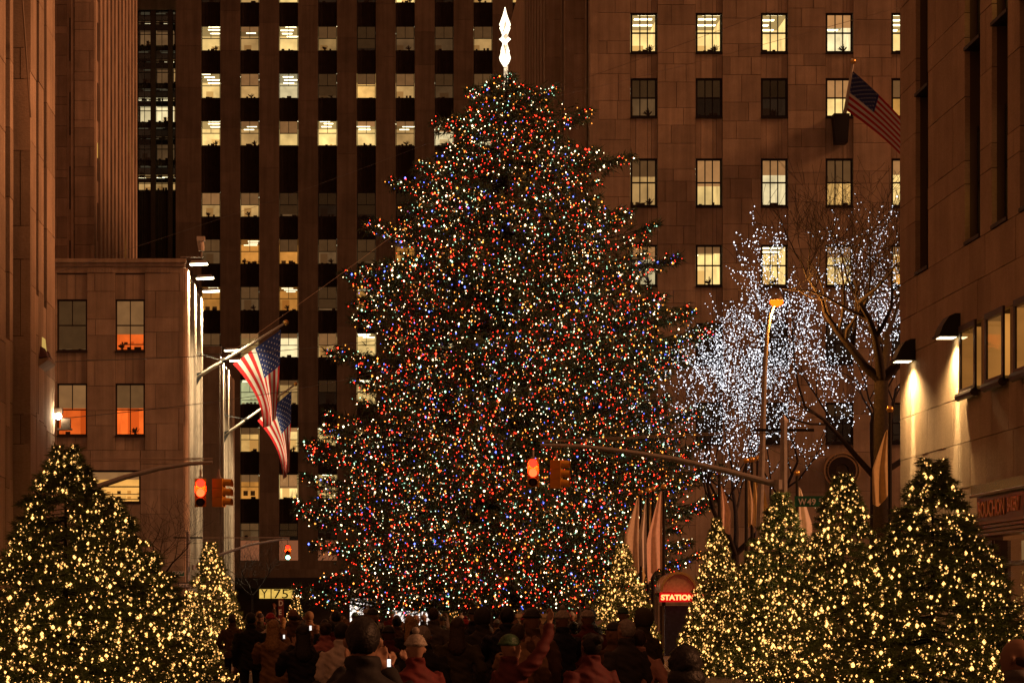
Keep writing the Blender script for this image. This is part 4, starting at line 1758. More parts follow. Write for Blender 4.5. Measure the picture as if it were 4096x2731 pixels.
def mast(label, base, top_z, arm_pts, d_, finial=True, col=None, rods=True, crossbar=True, r=.09):
    col = col or M['galv']
    t = thing('signal_mast', label, 'signal pole', base, 'signal masts')
    x, y, _ = base
    b = MB()
    b.tube([(x, y, 0), (x, y, .5), (x, y, .55), (x, y, top_z)], [r * 1.6, r * 1.5, r * 1.1, r], 8)
    b.tube([(x, y, top_z), (x, y, top_z + .06), (x, y, top_z + .2)], [r * 1.25, r * 1.25, .01], 4)
    b.build('pole', col, t)
    b = MB()
    b.tube(arm_pts, [.085 - .04 * k / (len(arm_pts) - 1) for k in range(len(arm_pts))], 10)
    b.tube([arm_pts[0] + Vector((0, -.12, -.12)), arm_pts[0] + Vector((0, -.12, .12))], .1, 8)
    b.build('arm', col, t)
    if crossbar:
        b = MB()
        b.box(x - .75, x + .75, y - .03, y + .03, top_z - .22, top_z - .15)
        b.build('crossbar', M['dark_metal'], t)
    if rods:
        for k in range(2):
            b = MB()
            b.tube([(x, y, top_z - .18 - .05 * k), arm_pts[-1] + Vector((0, 0, .1 - .03 * k))], .012, 5)
            b.build('guy_rod', M['wire_pale'], t)
    return t


dM = 70.0
# east corner mast reaching over the street
pb_ = P(3135, 1750, dM)
armE = [P(x, y, dM) for (x, y) in ((3110, 1938), (2900, 1882), (2700, 1836), (2500, 1805), (2320, 1784), (2162, 1779))]
mast('grey signal mast with street name sign and long arm before the great tree', (pb_.x, dM, 0), zz(1690, dM), armE, dM)
c = P(2133, 1832, dM)
signal((c.x, c.y, c.z), (-.1, -1, 0), ['R', 'Y', 'off'], 'signal with red and amber lenses glowing in front of the great tree')
c = P(2225, 1838, dM - .3)
signal((c.x, c.y, c.z), (1, -.25, 0), ['off', 'off', 'off'], 'unlit yellow signal turned sideways beside the glowing one before the great tree')
# west corner mast
pb_ = P(100, 1830, dM)
armW = [P(x, y, dM) for (x, y) in ((160, 2030), (360, 1956), (500, 1908), (640, 1872), (760, 1854), (850, 1848))]
mast('orange lit signal mast behind the tall fir by the corner building', (pb_.x, dM, 0), zz(1810, dM), armW, dM)
c = P(802, 1912, dM)
signal((c.x, c.y, c.z), (.05, -1, 0), ['R', 'Y', 'off'], 'signal with red and amber lenses glowing against the low western wing')
c = P(876, 1912, dM - .3)
signal((c.x, c.y, c.z), (1, -.3, 0), ['off', 'off', 'off'], 'unlit signal turned sideways against the low western wing', mat=M['sig_yellow'])
# far mast at the next crossing
dN = 145.0
pb_ = P(752, 2150, dN)
armN = [P(x, y, dN) for (x, y) in ((775, 2268), (890, 2214), (1000, 2178), (1100, 2160), (1158, 2155))]
mast('slim signal mast with one-way sign at the next crossing', (pb_.x, dN, 0), zz(2135, dN), armN, dN, r=.1)
c = P(1152, 2178, dN)
signal((c.x, c.y, c.z), (0, -1, 0), ['R', 'off', 'G'], 'signal with red and green lenses glowing over the next crossing', 1.08)


def plate(name, label, px0, py0, px1, py1, d_, mat, txts, border=None, group=None, cat='street sign'):
    a, c = P(px0, py1, d_), P(px1, py0, d_)
    t = thing(name, label, cat, ((a.x + c.x) / 2, d_, a.z), group)
    b = MB()
    b.box(a.x, c.x, d_ - .012, d_ + .012, a.z, c.z)
    b.build('plate', mat, t)
    if border:
        b = MB()
        e_ = (c.z - a.z) * .06
        for (x0, x1, z0, z1) in ((a.x, c.x, a.z, a.z + e_), (a.x, c.x, c.z - e_, c.z), (a.x, a.x + e_, a.z + e_, c.z - e_), (c.x - e_, c.x, a.z + e_, c.z - e_)):
            b.box(x0, x1, d_ - .016, d_ - .0125, z0, z1)
        b.build('border', border, t)
    for (tx, x_, y_, size, m_, sx) in txts:
        p = P(x_, y_, d_)
        place_text('lettering', tx, size, m_, Vector((p.x, d_ - .02, p.z)), (1, 0, 0), (0, -1, 0), t, extrude=.002, sx=sx, bold=.004)
    return t


white = plain('sign_white', (.85, .83, .8), .5)
green = plain('sign_green', (.02, .16, .10), .4)
plate('street_sign', 'green street name sign reading W 49 ST on the east mast', 3178, 1983, 3298, 2026, 69.6, green,
      [('W', 3193, 2018, .22, white, .85), ('49', 3228, 2018, .22, white, 1.0), ('ST', 3275, 2004, .10, white, 1.1)])
plate('street_sign', 'dark street name sign reading 49 beside the tall lit fir', -40, 2137, 48, 2172, 69.6, plain('sign_black', (.02, .016, .014), .4),
      [('W', -35, 2165, .2, plain('sign_orange', (.8, .35, .12), .5), .85), ('49', 2, 2165, .2, plain('sign_orange', (.8, .35, .12), .5), 1.0), ('ST', 34, 2152, .09, plain('sign_orange', (.8, .35, .12), .5), 1)],
      border=plain('sign_orange', (.8, .35, .12), .5))
plate('street_sign', 'small green street name sign reading 50 ST at the next crossing', 690, 2284, 738, 2304, 144.5, green,
      [('50', 698, 2301, .26, white, 1.0), ('ST', 722, 2294, .13, white, 1.1)], border=white)
ow = plate('direction_sign', 'black one-way sign with white arrow at the next crossing', 712, 2328, 780, 2352, 144.5, plain('sign_black', (.02, .016, .014), .4), [])
p0, p1 = P(716, 2347, 144.5), P(778, 2333, 144.5)
b = MB()
zm_ = (p0.z + p1.z) / 2
b.face([(p0.x, 144.47, p0.z), (p1.x - .2, 144.47, p0.z), (p1.x - .2, 144.47, p1.z), (p0.x, 144.47, p1.z)][::-1])
b.face([(p1.x - .2, 144.47, p0.z - .05), (p1.x, 144.47, zm_), (p1.x - .2, 144.47, p1.z + .05)])
b.build('arrow', white, ow)
place_text('lettering', 'ONE WAY', .17, M['black'], Vector((p0.x + .02, 144.45, p0.z + .02)), (1, 0, 0), (0, -1, 0), ow, extrude=.001, bold=.004)

# ------------------------------------------------------------------ orange street lamp
dL = 86.0
t = thing('street_lamp', 'tall orange glowing street lamp on a leaning slim pole among the white lit trees', 'street lamp', (ux(3030, dL), dL, 0))
pole = [P(x, y, dL) for (x, y) in ((3030, 2682), (3034, 2200), (3050, 1760), (3058, 1500), (3068, 1340), (3082, 1255), (3096, 1222))]
b = MB()
b.tube(pole, [.13, .11, .09, .075, .06, .045, .04], 10)
b.build('pole', M['galv'], t)
lc = P(3106, 1205, dL)
b = MB()
b.rings([(lc.x, lc.y, lc.z + .02, .22, .3), (lc.x, lc.y, lc.z + .1, .2, .28), (lc.x, lc.y, lc.z + .19, .12, .18), (lc.x, lc.y, lc.z + .22, .03, .05)], 14)
b.build('lamp_housing', M['galv'], t, True)
b = MB()
b.rings([(lc.x, lc.y, lc.z + .019, .215, .29), (lc.x, lc.y, lc.z - .06, .2, .26), (lc.x, lc.y, lc.z - .13, .13, .17), (lc.x, lc.y, lc.z - .165, .02, .03)], 14)
b.build('globe', glow('sodium_globe', (1.0, .065, .002), 5.5), t, True)
la = bpy.data.lights.new('lamp', 'POINT')
la.energy = 1300
la.color = (1, .38, .07)
la.shadow_soft_size = .2
lo = bpy.data.objects.new('lamp', la)
COL.objects.link(lo)
lo.parent = t
lo.location = (lc.x - ux(3030, dL), 0, lc.z - .35)

# ------------------------------------------------------------------ US flags on outrigger poles
FLAG_R = plain('flag_red', (.50, .018, .022), .7, var=.1, scale=3)
FLAG_W = plain('flag_white', (.72, .69, .64), .7, var=.06, scale=3)
FLAG_B = plain('flag_blue', (.018, .035, .17), .7, var=.1, scale=3)


def us_flag(parent, A, Bv, fly, folds, nx=40, amp=.18, seed=0):
    """A = upper hoist corner, Bv = lower hoist corner, fly(t, s) gives the point; 13 stripes, canton, stars"""
    rows = 26
    b = MB()
    for j in range(rows + 1):
        for i in range(nx + 1):
            b.v.append(fly(i / nx, j / rows))
    W_ = nx + 1
    cells = {}
    for j in range(rows):
        for i in range(nx):
            q = [j * W_ + i, (j + 1) * W_ + i, (j + 1) * W_ + i + 1, j * W_ + i + 1]
            stripe = j // 2
            mi = 0 if stripe % 2 == 0 else 1
            if i < nx * .4 and j < 14:
                mi = 2
            b.f.append(q)
            b.m.append(mi)
    cloth = b.build('flag_cloth', [FLAG_R, FLAG_W, FLAG_B], parent, True)
    st = MB()
    for r_ in range(9):
        n_ = 6 if r_ % 2 == 0 else 5
        for k in range(n_):
            tc = .4 * ((k + (.5 if r_ % 2 == 0 else 1.0)) / 6)
            sc_ = (14 / 26) * ((r_ + .7) / 9.4)
            pts_ = []
            for q in range(10):
                a = math.pi / 2 + q * math.pi / 5
                rr2 = .019 if q % 2 == 0 else .0085
                pts_.append((tc + math.cos(a) * rr2 * .62, sc_ - math.sin(a) * rr2))
            P3 = [fly(*p) for p in pts_]
            nrm = (P3[2] - P3[0]).cross(P3[6] - P3[0])
            if nrm.length < 1e-9:
                continue
            nrm.normalize()
            for sg_ in (-1, 1):
                st.face([p + nrm * .012 * sg_ for p in (P3 if sg_ > 0 else P3[::-1])])
    st.build('stars', FLAG_W, parent)
    return cloth


def flagstaff(label, base, tip, r, bracket_fn, group='american flags on staffs'):
    t = thing('american_flag', label, 'flag', tuple(base), group)
    b = MB()
    b.tube([base, base.lerp(tip, .98)], [r, r * .55], 12)
    b.build('staff', M['paint_cream'], t, True)
    b = MB()
    b.ball(tuple(tip), r * 1.35)
    b.build('finial', M['gold'], t, True)
    b = MB()
    bracket_fn(b)
    b.build('bracket', M['black'], t)
    return t


for (pxb, pyb, pxt, pyt, h0, h1, flyv, seed, lb, L2) in (
        (782, 1512, 1144, 1290, (1124, 1318), (932, 1456), None, 1, 'large american flag on an outrigger staff of the low wing pilaster', 330),
        (896, 1742, 1182, 1536, (1166, 1562), (1030, 1682), None, 2, 'american flag on the further outrigger staff of the rear wing', 300)):
    dd = dX(pxb - 6, XW)
    A0, T0 = P(pxb, pyb, dd), P(pxt, pyt, dd)

    def br(b, A0=A0, T0=T0):
        v = (T0 - A0).normalized()
        b.hexa([A0 + Vector((-.25, sy, sz)) for (sy, sz) in ((-.12, -1.0), (.12, -1.0), (.12, .25), (-.12, .25))] +
               [A0 + v * .45 + Vector((0, sy, sz)) for (sy, sz) in ((-.1, -.12), (.1, -.12), (.1, .12), (-.1, .12))])
        b.tube([A0 + v * 2.0 - v * .12, A0 + v * 2.0 + v * .12], .17, 10)
    t = flagstaff(lb, A0, T0, .13 if seed == 1 else .12, br)
    for q in (-1, 1):
        b = MB()
        b.tube([A0 + Vector((-.3, q * .8, 1.6)), A0 + (T0 - A0).normalized() * 2.0], .02, 5)
        b.build('stay_wire', M['wire'], t)
    U0, U1 = P(h0[0], h0[1], dd), P(h1[0], h1[1], dd)

    def fly(tt, ss, U0=U0, U1=U1, dd=dd, L2=L2, seed=seed):
        # upper edge drops steeply from the staff end, lower edge follows the cloth's own weight
        p = U0.lerp(U1, ss)
        m_ = dd / F
        gx = (.08 + .50 * ss) * (1 - .55 * tt)
        fold = math.sin(tt * 5.2 + ss * 4.5 + seed) * .16 * tt + math.sin(tt * 2.1 + ss * 9.0) * .22 * tt
        squeeze = 1 - .42 * tt
        mid = U0.lerp(U1, .45)
        q = mid + (p - mid) * squeeze
        L_ = L2 * m_
        return Vector((q.x + gx * L_ * tt + fold * .35, q.y + fold * 1.6 * (.3 + ss), q.z - L_ * tt * (1.0 - .12 * ss) + .05 * fold))
    us_flag(t, U0, U1, fly, 3)
# flag on the east building
dd = 158.6
A0, T0 = P(3372, 500, 159.8), P(3413, 246, 156.6)


def br(b):
    a = P(3358, 548, 159.9)
    b.hexa([Vector((a.x + x, 160.0 + y, a.z + z)) for (x, y, z) in ((-.34, -.9, -.45), (.34, -.9, -.45), (.34, 0, -.45), (-.34, 0, -.45),
                                                                   (-.45, -.9, 1.2), (.45, -.9, 1.2), (.45, 0, 1.2), (-.45, 0, 1.2))])


t = flagstaff('american flag streaming from a short staff on the east office building', A0, T0, .12, br)
U0, U1 = A0.lerp(T0, .86), A0.lerp(T0, .24)


def fly3(tt, ss):
    p = U0.lerp(U1, ss)
    fold = math.sin(tt * 6.5 - ss * 2.5) * .28 * tt
    return Vector((p.x + 3.7 * tt + .25 * fold - .35 * ss * tt, p.y - .5 * tt + fold * 1.3, p.z - 3.4 * tt * (.82 + .18 * tt) + .3 * fold - .5 * tt * (1 - ss) + .45 * ss * tt))


us_flag(t, U0, U1, fly3, 3)

# ------------------------------------------------------------------ plaza flagpoles with limp flags
FL = [plain('flag_rose', (.70, .50, .44), .5, var=.15), plain('flag_gold', (.55, .42, .2), .45, var=.15), plain('flag_silver', (.78, .72, .66), .4, var=.1),
      plain('flag_tan', (.6, .48, .36), .5, var=.15)]
fp = [  # px, finial y, d, flag mat, top y, bottom y, half width px, label
    (2563, 1978, 112, 3, 1985, 2280, 34, 'dark flagpole with a tan flag hanging straight, outermost of the cluster by the kiosk'),
    (2592, 1970, 110, 2, 1990, 2285, 18, 'dark flagpole with a narrow silver flag in the cluster by the kiosk'),
    (2612, 1965, 113, 1, 2010, 2300, 22, 'dark flagpole with a gold flag in the cluster by the kiosk'),
    (2655, 1955, 108, 0, 1960, 2305, 36, 'dark flagpole with a folded rose flag in the cluster by the kiosk'),
    (2877, 1897, 104, 0, 1940, 2110, 24, 'flagpole with a slim rose flag behind the fir beside the kiosk'),
    (2985, 1852, 102, 3, 1900, 2110, 16, 'bronze flagpole with a narrow tan flag beside the leaning street lamp'),
    (3008, 1848, 104, 1, 1900, 2120, 24, 'flagpole with a golden flag close behind the leaning street lamp'),
    (3030, 1842, 106, 1, 1890, 2100, 20, 'flagpole with a dull gold flag touching the leaning street lamp'),
    (3188, 1902, 100, 2, 1945, 2240, 34, 'flagpole with a bright silver flag below the street name sign'),
    (3560, 1650, 84, 1, 1715, 1990, 40, 'thick dark flagpole with a tall gold banner beside the bakery building')]
for (px, fy, d_, fm, y0, y1, hw_, lb) in fp:
    t = thing('flagpole', lb, 'flagpole', (ux(px, d_), d_, 0), 'flagpoles around the plaza')
    x = ux(px, d_)
    b = MB()
    b.tube([(x, d_, 0), (x, d_, zz(fy, d_))], [.085, .05], 10)
    b.build('pole', M['dark_metal'], t)
    b = MB()
    b.ball((x, d_, zz(fy, d_) + .1), .11)
    b.build('finial', M['gold'], t, True)
    z0, z1 = zz(y1, d_), zz(y0, d_)
    w = hw_ * d_ / F
    b = MB()
    nx, nz = 18, 16
    sg_ = -1 if px in (2563, 2592, 2612, 2655, 3560) else 1
    rr_ = random.Random(px)
    ph = rr_.uniform(0, 6)
    for j in range(nz + 1):
        s_ = j / nz
        for i in range(nx + 1):
            q = i / nx
            wid = w * 1.9 * (.18 + .82 * min(1, s_ * 1.9)) * (1 - .18 * max(0, s_ - .7))
            b.v.append(Vector((x + sg_ * (.06 + wid * q), d_ + sg_ * wid * q * .85 + math.sin(q * 9 + ph + s_) * .10 * (.3 + s_) * (1 if q > 0 else 0),
                               z1 - (z1 - z0) * s_ * (1 - .10 * math.sin(q * 3.1 + ph)) - .1 * q)))
    for j in range(nz):
        for i in range(nx):
            a = j * (nx + 1) + i
            b.f.append([a, a + 1, a + nx + 2, a + nx + 1])
            b.m.append(0)
    b.build('flag_cloth', FL[fm], t, True)

# ------------------------------------------------------------------ kiosks with red message boards
RED = glow('led_red', (1.0, .012, .01), .55)
LEDT = glow('led_text', (1.0, .16, .05), 5.0)


def kiosk(px0, px1, ytop, ymid, ybase, d_, txt, label, toff):
    x0, x1 = ux(px0, d_), ux(px1, d_)
    xc, R_ = (x0 + x1) / 2, (x1 - x0) / 2
    t = thing('kiosk', label, 'kiosk', (xc, d_, 0), 'arched plaza kiosks')
    zm = zz(ymid, d_)
    zt = zz(ytop, d_)
    b = MB()
    n = 16
    for k in range(n):
        a0, a1 = math.pi * k / n, math.pi * (k + 1) / n
        for (r0, r1) in ((1.0, .88),):
            q = [Vector((xc + math.cos(a) * R_ * r, 0, zm + math.sin(a) * (zt - zm) * r)) for a, r in ((a0, 1), (a1, 1), (a1, .88), (a0, .88))]
            b.hexa([p + Vector((0, d_ - .1, 0)) for p in q] + [p + Vector((0, d_ + 2.0, 0)) for p in q])
    b.build('arch_rib', plain('brass_trim', (.6, .42, .22), .3, .8), t)
    b = MB()
    for k in range(n):
        a0, a1 = math.pi * k / n, math.pi * (k + 1) / n
        b.face([(xc, d_ + .3, zm + .02)] + [(xc + math.cos(a) * R_ * .88, d_ + .3, zm + .02 + math.sin(a) * (zt - zm) * .88) for a in (a0, a1)])
    b.build('arch_panel', plain('frosted_panel', (.8, .74, .7), .35, .0, var=.2), t)
    b = MB()
    b.box(x0, x1, d_ - .15, d_ + .2, zm - .36, zm)
    b.build('message_board', RED, t)
    place_text('message_text', txt, .27, LEDT, Vector((x0 + toff, d_ - .17, zm - .28)), (1, 0, 0), (0, -1, 0), t, extrude=.004, bold=.012, sx=1.1)
    for sx in (x0 + .08, x1 - .08):
        b = MB()
        b.tube([(sx, d_, 0), (sx, d_, zm - .5)], .09, 8)
        b.build('post', M['bronze'], t)
    b = MB()
    b.box(x0 + .25, x1 - .25, d_ + .6, d_ + .7, 0, zm - .5)
    b.build('notice_panel', plain('notice_blue', (.03, .03, .07), .3, var=.4), t)
    return t


kiosk(2640, 2790, 2285, 2368, 2460, 106, 'STATION  C', 'arched kiosk with a red glowing message board beside the draped flags', .02)
kiosk(2205, 2300, 2378, 2400, 2460, 150, 'NEWS', 'far small kiosk with a red glowing board under the great tree', .3)

# low parapet and lit stand beneath the great tree
b = MB()
b.box(ux(2070, 104), ux(2360, 104), 104, 104.4, .02, 1.6)
b.box(ux(2070, 104) - .05, ux(2360, 104) + .05, 103.92, 104.48, 1.6, 1.74)
w_ = b.build('parapet_wall', M['stone_right'])
tag(w_, 'low stone parapet between the crowd and the great tree', 'wall')
for (px0, px1, y0, y1, d_, lb) in ((1400, 1505, 2360, 2445, 136, 'white lit booth glimpsed below the low boughs on the deli sign side'),
                                   (1560, 1680, 2375, 2445, 134, 'white lit booth with a pitched top glimpsed beneath the great tree'),
                                   (1690, 1775, 2350, 2445, 137, 'white lit booth behind the great tree trunk')):
    a, c = P(px0, y1, d_), P(px1, y0, d_)
    t = thing('lit_booth', lb, 'booth', ((a.x + c.x) / 2, d_, 0), 'white lit booths behind the tree')
    b = MB()
    b.box(a.x, c.x, d_, d_ + 1.6, 0, c.z - .3)
    b.build('booth_body', glow('booth_glow', (1.0, .86, .76), 1.5, noise=.4, nscale=1.5), t)  # booth sides glow themselves in place of a lamp inside
    b = MB()
    xm = (a.x + c.x) / 2
    b.hexa([Vector(p) for p in ((a.x - .1, d_ - .1, c.z - .29), (c.x + .1, d_ - .1, c.z - .29), (c.x + .1, d_ + 1.7, c.z - .29), (a.x - .1, d_ + 1.7, c.z - .29),
                                (xm - .05, d_ + .7, c.z + .3), (xm + .05, d_ + .7, c.z + .3), (xm + .05, d_ + .9, c.z + .3), (xm - .05, d_ + .9, c.z + .3))])
    b.build('booth_roof', plain('canvas', (.6, .56, .5), .7), t)

# round wreath emblem on the east building
pw = P(3372, 1880, 159.4)
t = thing('wreath_emblem', 'round toothed emblem with a dark wreath on the east building wall above a lit fir', 'emblem', (pw.x, 159.9, pw.z))


def ringb(b, r0, r1, y0, y1, n=36):
    for k in range(n):
        a0, a1 = 2 * math.pi * k / n, 2 * math.pi * (k + 1) / n
        q = [Vector((pw.x + math.cos(a) * r, 0, pw.z + math.sin(a) * r)) for a, r in ((a0, r1), (a1, r1), (a1, r0), (a0, r0))]
        b.hexa([p + Vector((0, y0, 0)) for p in q] + [p + Vector((0, y1, 0)) for p in q])


b = MB()
ringb(b, .95, 1.05, 159.6, 159.97)
ringb(b, .78, .84, 159.6, 159.97)
for k in range(30):
    a = 2 * math.pi * k / 30
    for da in (0,):
        c0 = Vector((pw.x + math.cos(a) * .89, 159.7, pw.z + math.sin(a) * .89))
        u_ = Vector((math.cos(a), 0, math.sin(a))) * .05
        v_ = Vector((-math.sin(a), 0, math.cos(a))) * .035
        b.hexa([c0 - u_ - v_, c0 + u_ - v_ * .2, c0 + u_ + v_ * .2, c0 - u_ + v_] + [p + Vector((0, .2, 0)) for p in (c0 - u_ - v_, c0 + u_ - v_ * .2, c0 + u_ + v_ * .2, c0 - u_ + v_)])
b.build('toothed_ring', plain('gilt_dim', (.42, .3, .17), .45, .5), t)
b = MB()
ringb(b, .36, .77, 159.55, 159.9)
b.build('wreath', plain('wreath_dark', (.02, .012, .01), .8, var=.5, bump=.8, scale=14), t)

# bollard and cables
t = thing('bollard', 'dark bollard with a polished brass cap in front of the lone fir', 'bollard', (ux(2276, 60), 60, 0))
x = ux(2276, 60)
b = MB()
b.tube([(x, 60, 0), (x, 60, zz(2622, 60))], .07, 14)
b.build('post', M['dark_metal'], t)
b = MB()
b.tube([(x, 60, zz(2622, 60)), (x, 60, zz(2611, 60))], .073, 14)
b.build('cap', M['gold'], t)
cables = [((0, 1452, 66), (1500, 1362, 118), 'black overhead cable crossing the low wing at the flag staff', 'wire', .012, 14),
          ((-40, 1700, 66), (1560, 1230 + 250, 118), 'lower black overhead cable passing the american flags', 'wire', .010, 20),
          ((0, 1165, 64), (1750, 560, 121), 'guy cable rising from the corner building to the tree top', 'wire', .005, 10),
          ((820, 1480, 100), (1800, 770, 121), 'second pale guy cable reaching the upper tree', 'wire_pale', .005, 8),
          ((2190, 395, 121), (3600, 30, 70), 'pale guy cable from the tree top across the east building', 'wire_pale', .006, 6),
          ((2200, 360, 121), (3100, 40, 90), 'thin dark guy cable from the tree top towards the upper windows', 'wire', .006, 4),
          ((2662, 1570, 100), (3300, 1900, 80), 'dark cable slanting down through the white lit trees', 'wire', .010, 6),
          ((87, -40, 56), (122, 470, 57.2), 'pale rod leaning across the face of the corner building', 'wire_pale', .02, 0)]
for (a, c, lb, m_, r, sag) in cables:
    A0, B0 = P(*a), P(*c)
    b = MB()
    b.tube([A0.lerp(B0, k / 12) - Vector((0, 0, sag * .012 * math.sin(math.pi * k / 12))) for k in range(13)], r, 5)
    o = b.build('cable', M[m_])
    tag(o, lb, 'cable')

# ------------------------------------------------------------------ people
def remeshed(b, voxel, name, smooth=3):
    me = new_mesh(name, b.v, b.f)
    o = bpy.data.objects.new(name, me)
    COL.objects.link(o)
    md = o.modifiers.new('r', 'REMESH')
    md.mode = 'VOXEL'
    md.voxel_size = voxel
    sm = o.modifiers.new('s', 'SMOOTH')
    sm.factor = .5
    sm.iterations = smooth
    dg = bpy.context.evaluated_depsgraph_get()
    out = bpy.data.meshes.new_from_object(o.evaluated_get(dg))
    bpy.data.objects.remove(o)
    out.polygons.foreach_set('use_smooth', [True] * len(out.polygons))
    return out


def arm_path(pose, s):
    if pose == 'down':
        return [(s * .185, 0, 1.40), (s * .235, -.02, 1.27), (s * .262, -.03, 1.12), (s * .268, .02, .98), (s * .262, .06, .86)]
    if pose == 'camera':      # both hands raised in front of the face
        return [(s * .185, 0, 1.40), (s * .26, .04, 1.28), (s * .28, .10, 1.17), (s * .19, .24, 1.33), (s * .09, .33, 1.50)]
    if pose == 'aloft' and s > 0:   # one arm holds a phone overhead
        return [(s * .185, 0, 1.40), (s * .25, .10, 1.50), (s * .27, .18, 1.62), (s * .24, .27, 1.76), (s * .22, .30, 1.88)]
    if pose == 'pocket':
        return [(s * .185, 0, 1.40), (s * .25, -.04, 1.27), (s * .30, -.07, 1.12), (s * .27, .02, 1.0), (s * .19, .10, .93)]
    return arm_path('down', s)


def hand(b, wrist, direction, s):
    w = Vector(wrist)
    f = Vector(direction).normalized()
    side = f.cross(Vector((0, 1, 0)) if abs(f.y) < .8 else Vector((0, 0, 1))).normalized() * s
    nrm = f.cross(side).normalized()
    palm = w + f * .085
    b.tube([w - f * .02, w + f * .03, palm], [.027, .034, .036], 8, flat=.6)
    for k, (ln, off) in enumerate(((.068, -.030), (.078, -.010), (.073, .011), (.058, .030))):
        p0 = palm + side * off - f * .015
        p1 = p0 + f * ln * .55 + nrm * .008
        p2 = p0 + f * ln * .95 + nrm * .028
        b.tube([p0, p1, p2], [.0105, .0098, .008], 6)
    t0 = w + f * .03 - side * .03
    b.tube([t0, t0 + f * .035 - side * .022, t0 + f * .065 - side * .026 + nrm * .012], [.013, .0115, .009], 6)


def person_meshes(pose, stance, coat_len, female):
    b = MB()
    st = stance
    for s in (-1, 1):
        b.tube([(s * .095, 0, .95), (s * .105, .01 + .03 * s * st, .72), (s * .10, .025 + .05 * s * st, .50), (s * .10, -.02 + .06 * s * st, .28), (s * .10, -.03 + .07 * s * st, .08)],
               [.098, .086, .062, .055, .042], 10)
        b.tube([(s * .10, -.065 + .07 * s * st, .045), (s * .105, .03 + .07 * s * st, .048), (s * .115, .15 + .07 * s * st, .032), (s * .118, .19 + .07 * s * st, .03)], [.042, .045, .036, .02], 8)
    sw = .93 if female else 1.0
    b.rings([(0, 0, .84, .14, .10), (0, -.005, .92, .178, .122), (0, 0, 1.05, .155 * sw, .108), (0, .005, 1.2, .172 * sw, .115), (0, .0, 1.33, .186 * sw, .112), (0, -.005, 1.40, .178 * sw, .095),
             (0, -.008, 1.445, .11, .075), (0, -.004, 1.48, .062, .062), (0, .004, 1.54, .055, .058), (0, .01, 1.58, .05, .055)], 18)
    # head: jaw, cheeks, cranium, nose, ears, brow
    b.rings([(0, .03, 1.505, .022, .026), (0, .026, 1.525, .046, .058), (0, .016, 1.56, .062, .082), (0, .008, 1.605, .072, .094), (0, 0, 1.65, .077, .099), (0, -.004, 1.69, .074, .094),
             (0, -.006, 1.722, .056, .072), (0, -.006, 1.742, .03, .04), (0, -.006, 1.748, .008, .01)], 18)
    b.tube([(0, .098, 1.638), (0, .112, 1.608), (0, .104, 1.594)], [.009, .014, .009], 6)
    b.tube([(-.03, .094, 1.648), (0, .1, 1.65), (.03, .094, 1.648)], .011, 6)
    b.tube([(-.02, .092, 1.562), (0, .099, 1.563), (.02, .092, 1.562)], .008, 6)
    for s in (-1, 1):
        b.tube([(s * .078, -.004, 1.648), (s * .092, -.014, 1.632), (s * .082, -.004, 1.596)], [.010, .017, .009], 6)
        ap = arm_path(pose, s)
        b.tube(ap, [.056, .050, .043, .038, .027], 10)
        hand(b, ap[-1], Vector(ap[-1]) - Vector(ap[-2]), s)
    body = remeshed(b, .0105, 'person')
    wr = [Vector(arm_path(pose, s)[-1]) for s in (-1, 1)]
    # coat
    c = MB()
    hem = coat_len
    rg = [(0, 0, hem, .215 if hem < .7 else .20, .165)]
    if hem < .8:
        rg.append((0, 0, .78, .205, .155))
    rg += [(0, -.004, .95, .208, .152), (0, 0, 1.08, .188 * sw, .138), (0, .005, 1.22, .203 * sw, .145), (0, 0, 1.34, .215 * sw, .140), (0, -.005, 1.405, .20 * sw, .12),
           (0, -.01, 1.45, .125, .095), (0, -.012, 1.485, .088, .085), (0, -.014, 1.53, .088, .09), (0, -.016, 1.562, .084, .088)]
    c.rings(rg, 20)
    for s in (-1, 1):
        ap = arm_path(pose, s)
        c.tube(ap[:-1] + [tuple(Vector(ap[-2]).lerp(Vector(ap[-1]), .9))], [.078, .073, .064, .056, .048], 12)
    # folds
    coat = remeshed(c, .016, 'coat', 2)
    rr_ = random.Random(int(coat_len * 100) + len(pose))
    for v in coat.vertices:
        x, y, z = v.co
        a = math.atan2(y, x)
        d_ = .007 * math.sin(a * 5 + z * 9) * max(0, 1.25 - z) + .006 * math.sin(z * 46 + a * 2 + 1.7 * math.sin(a * 3)) + .004 * math.sin(z * 90 + x * 40)
        v.co.x += math.cos(a) * d_
        v.co.y += math.sin(a) * d_
    return body, coat, wr


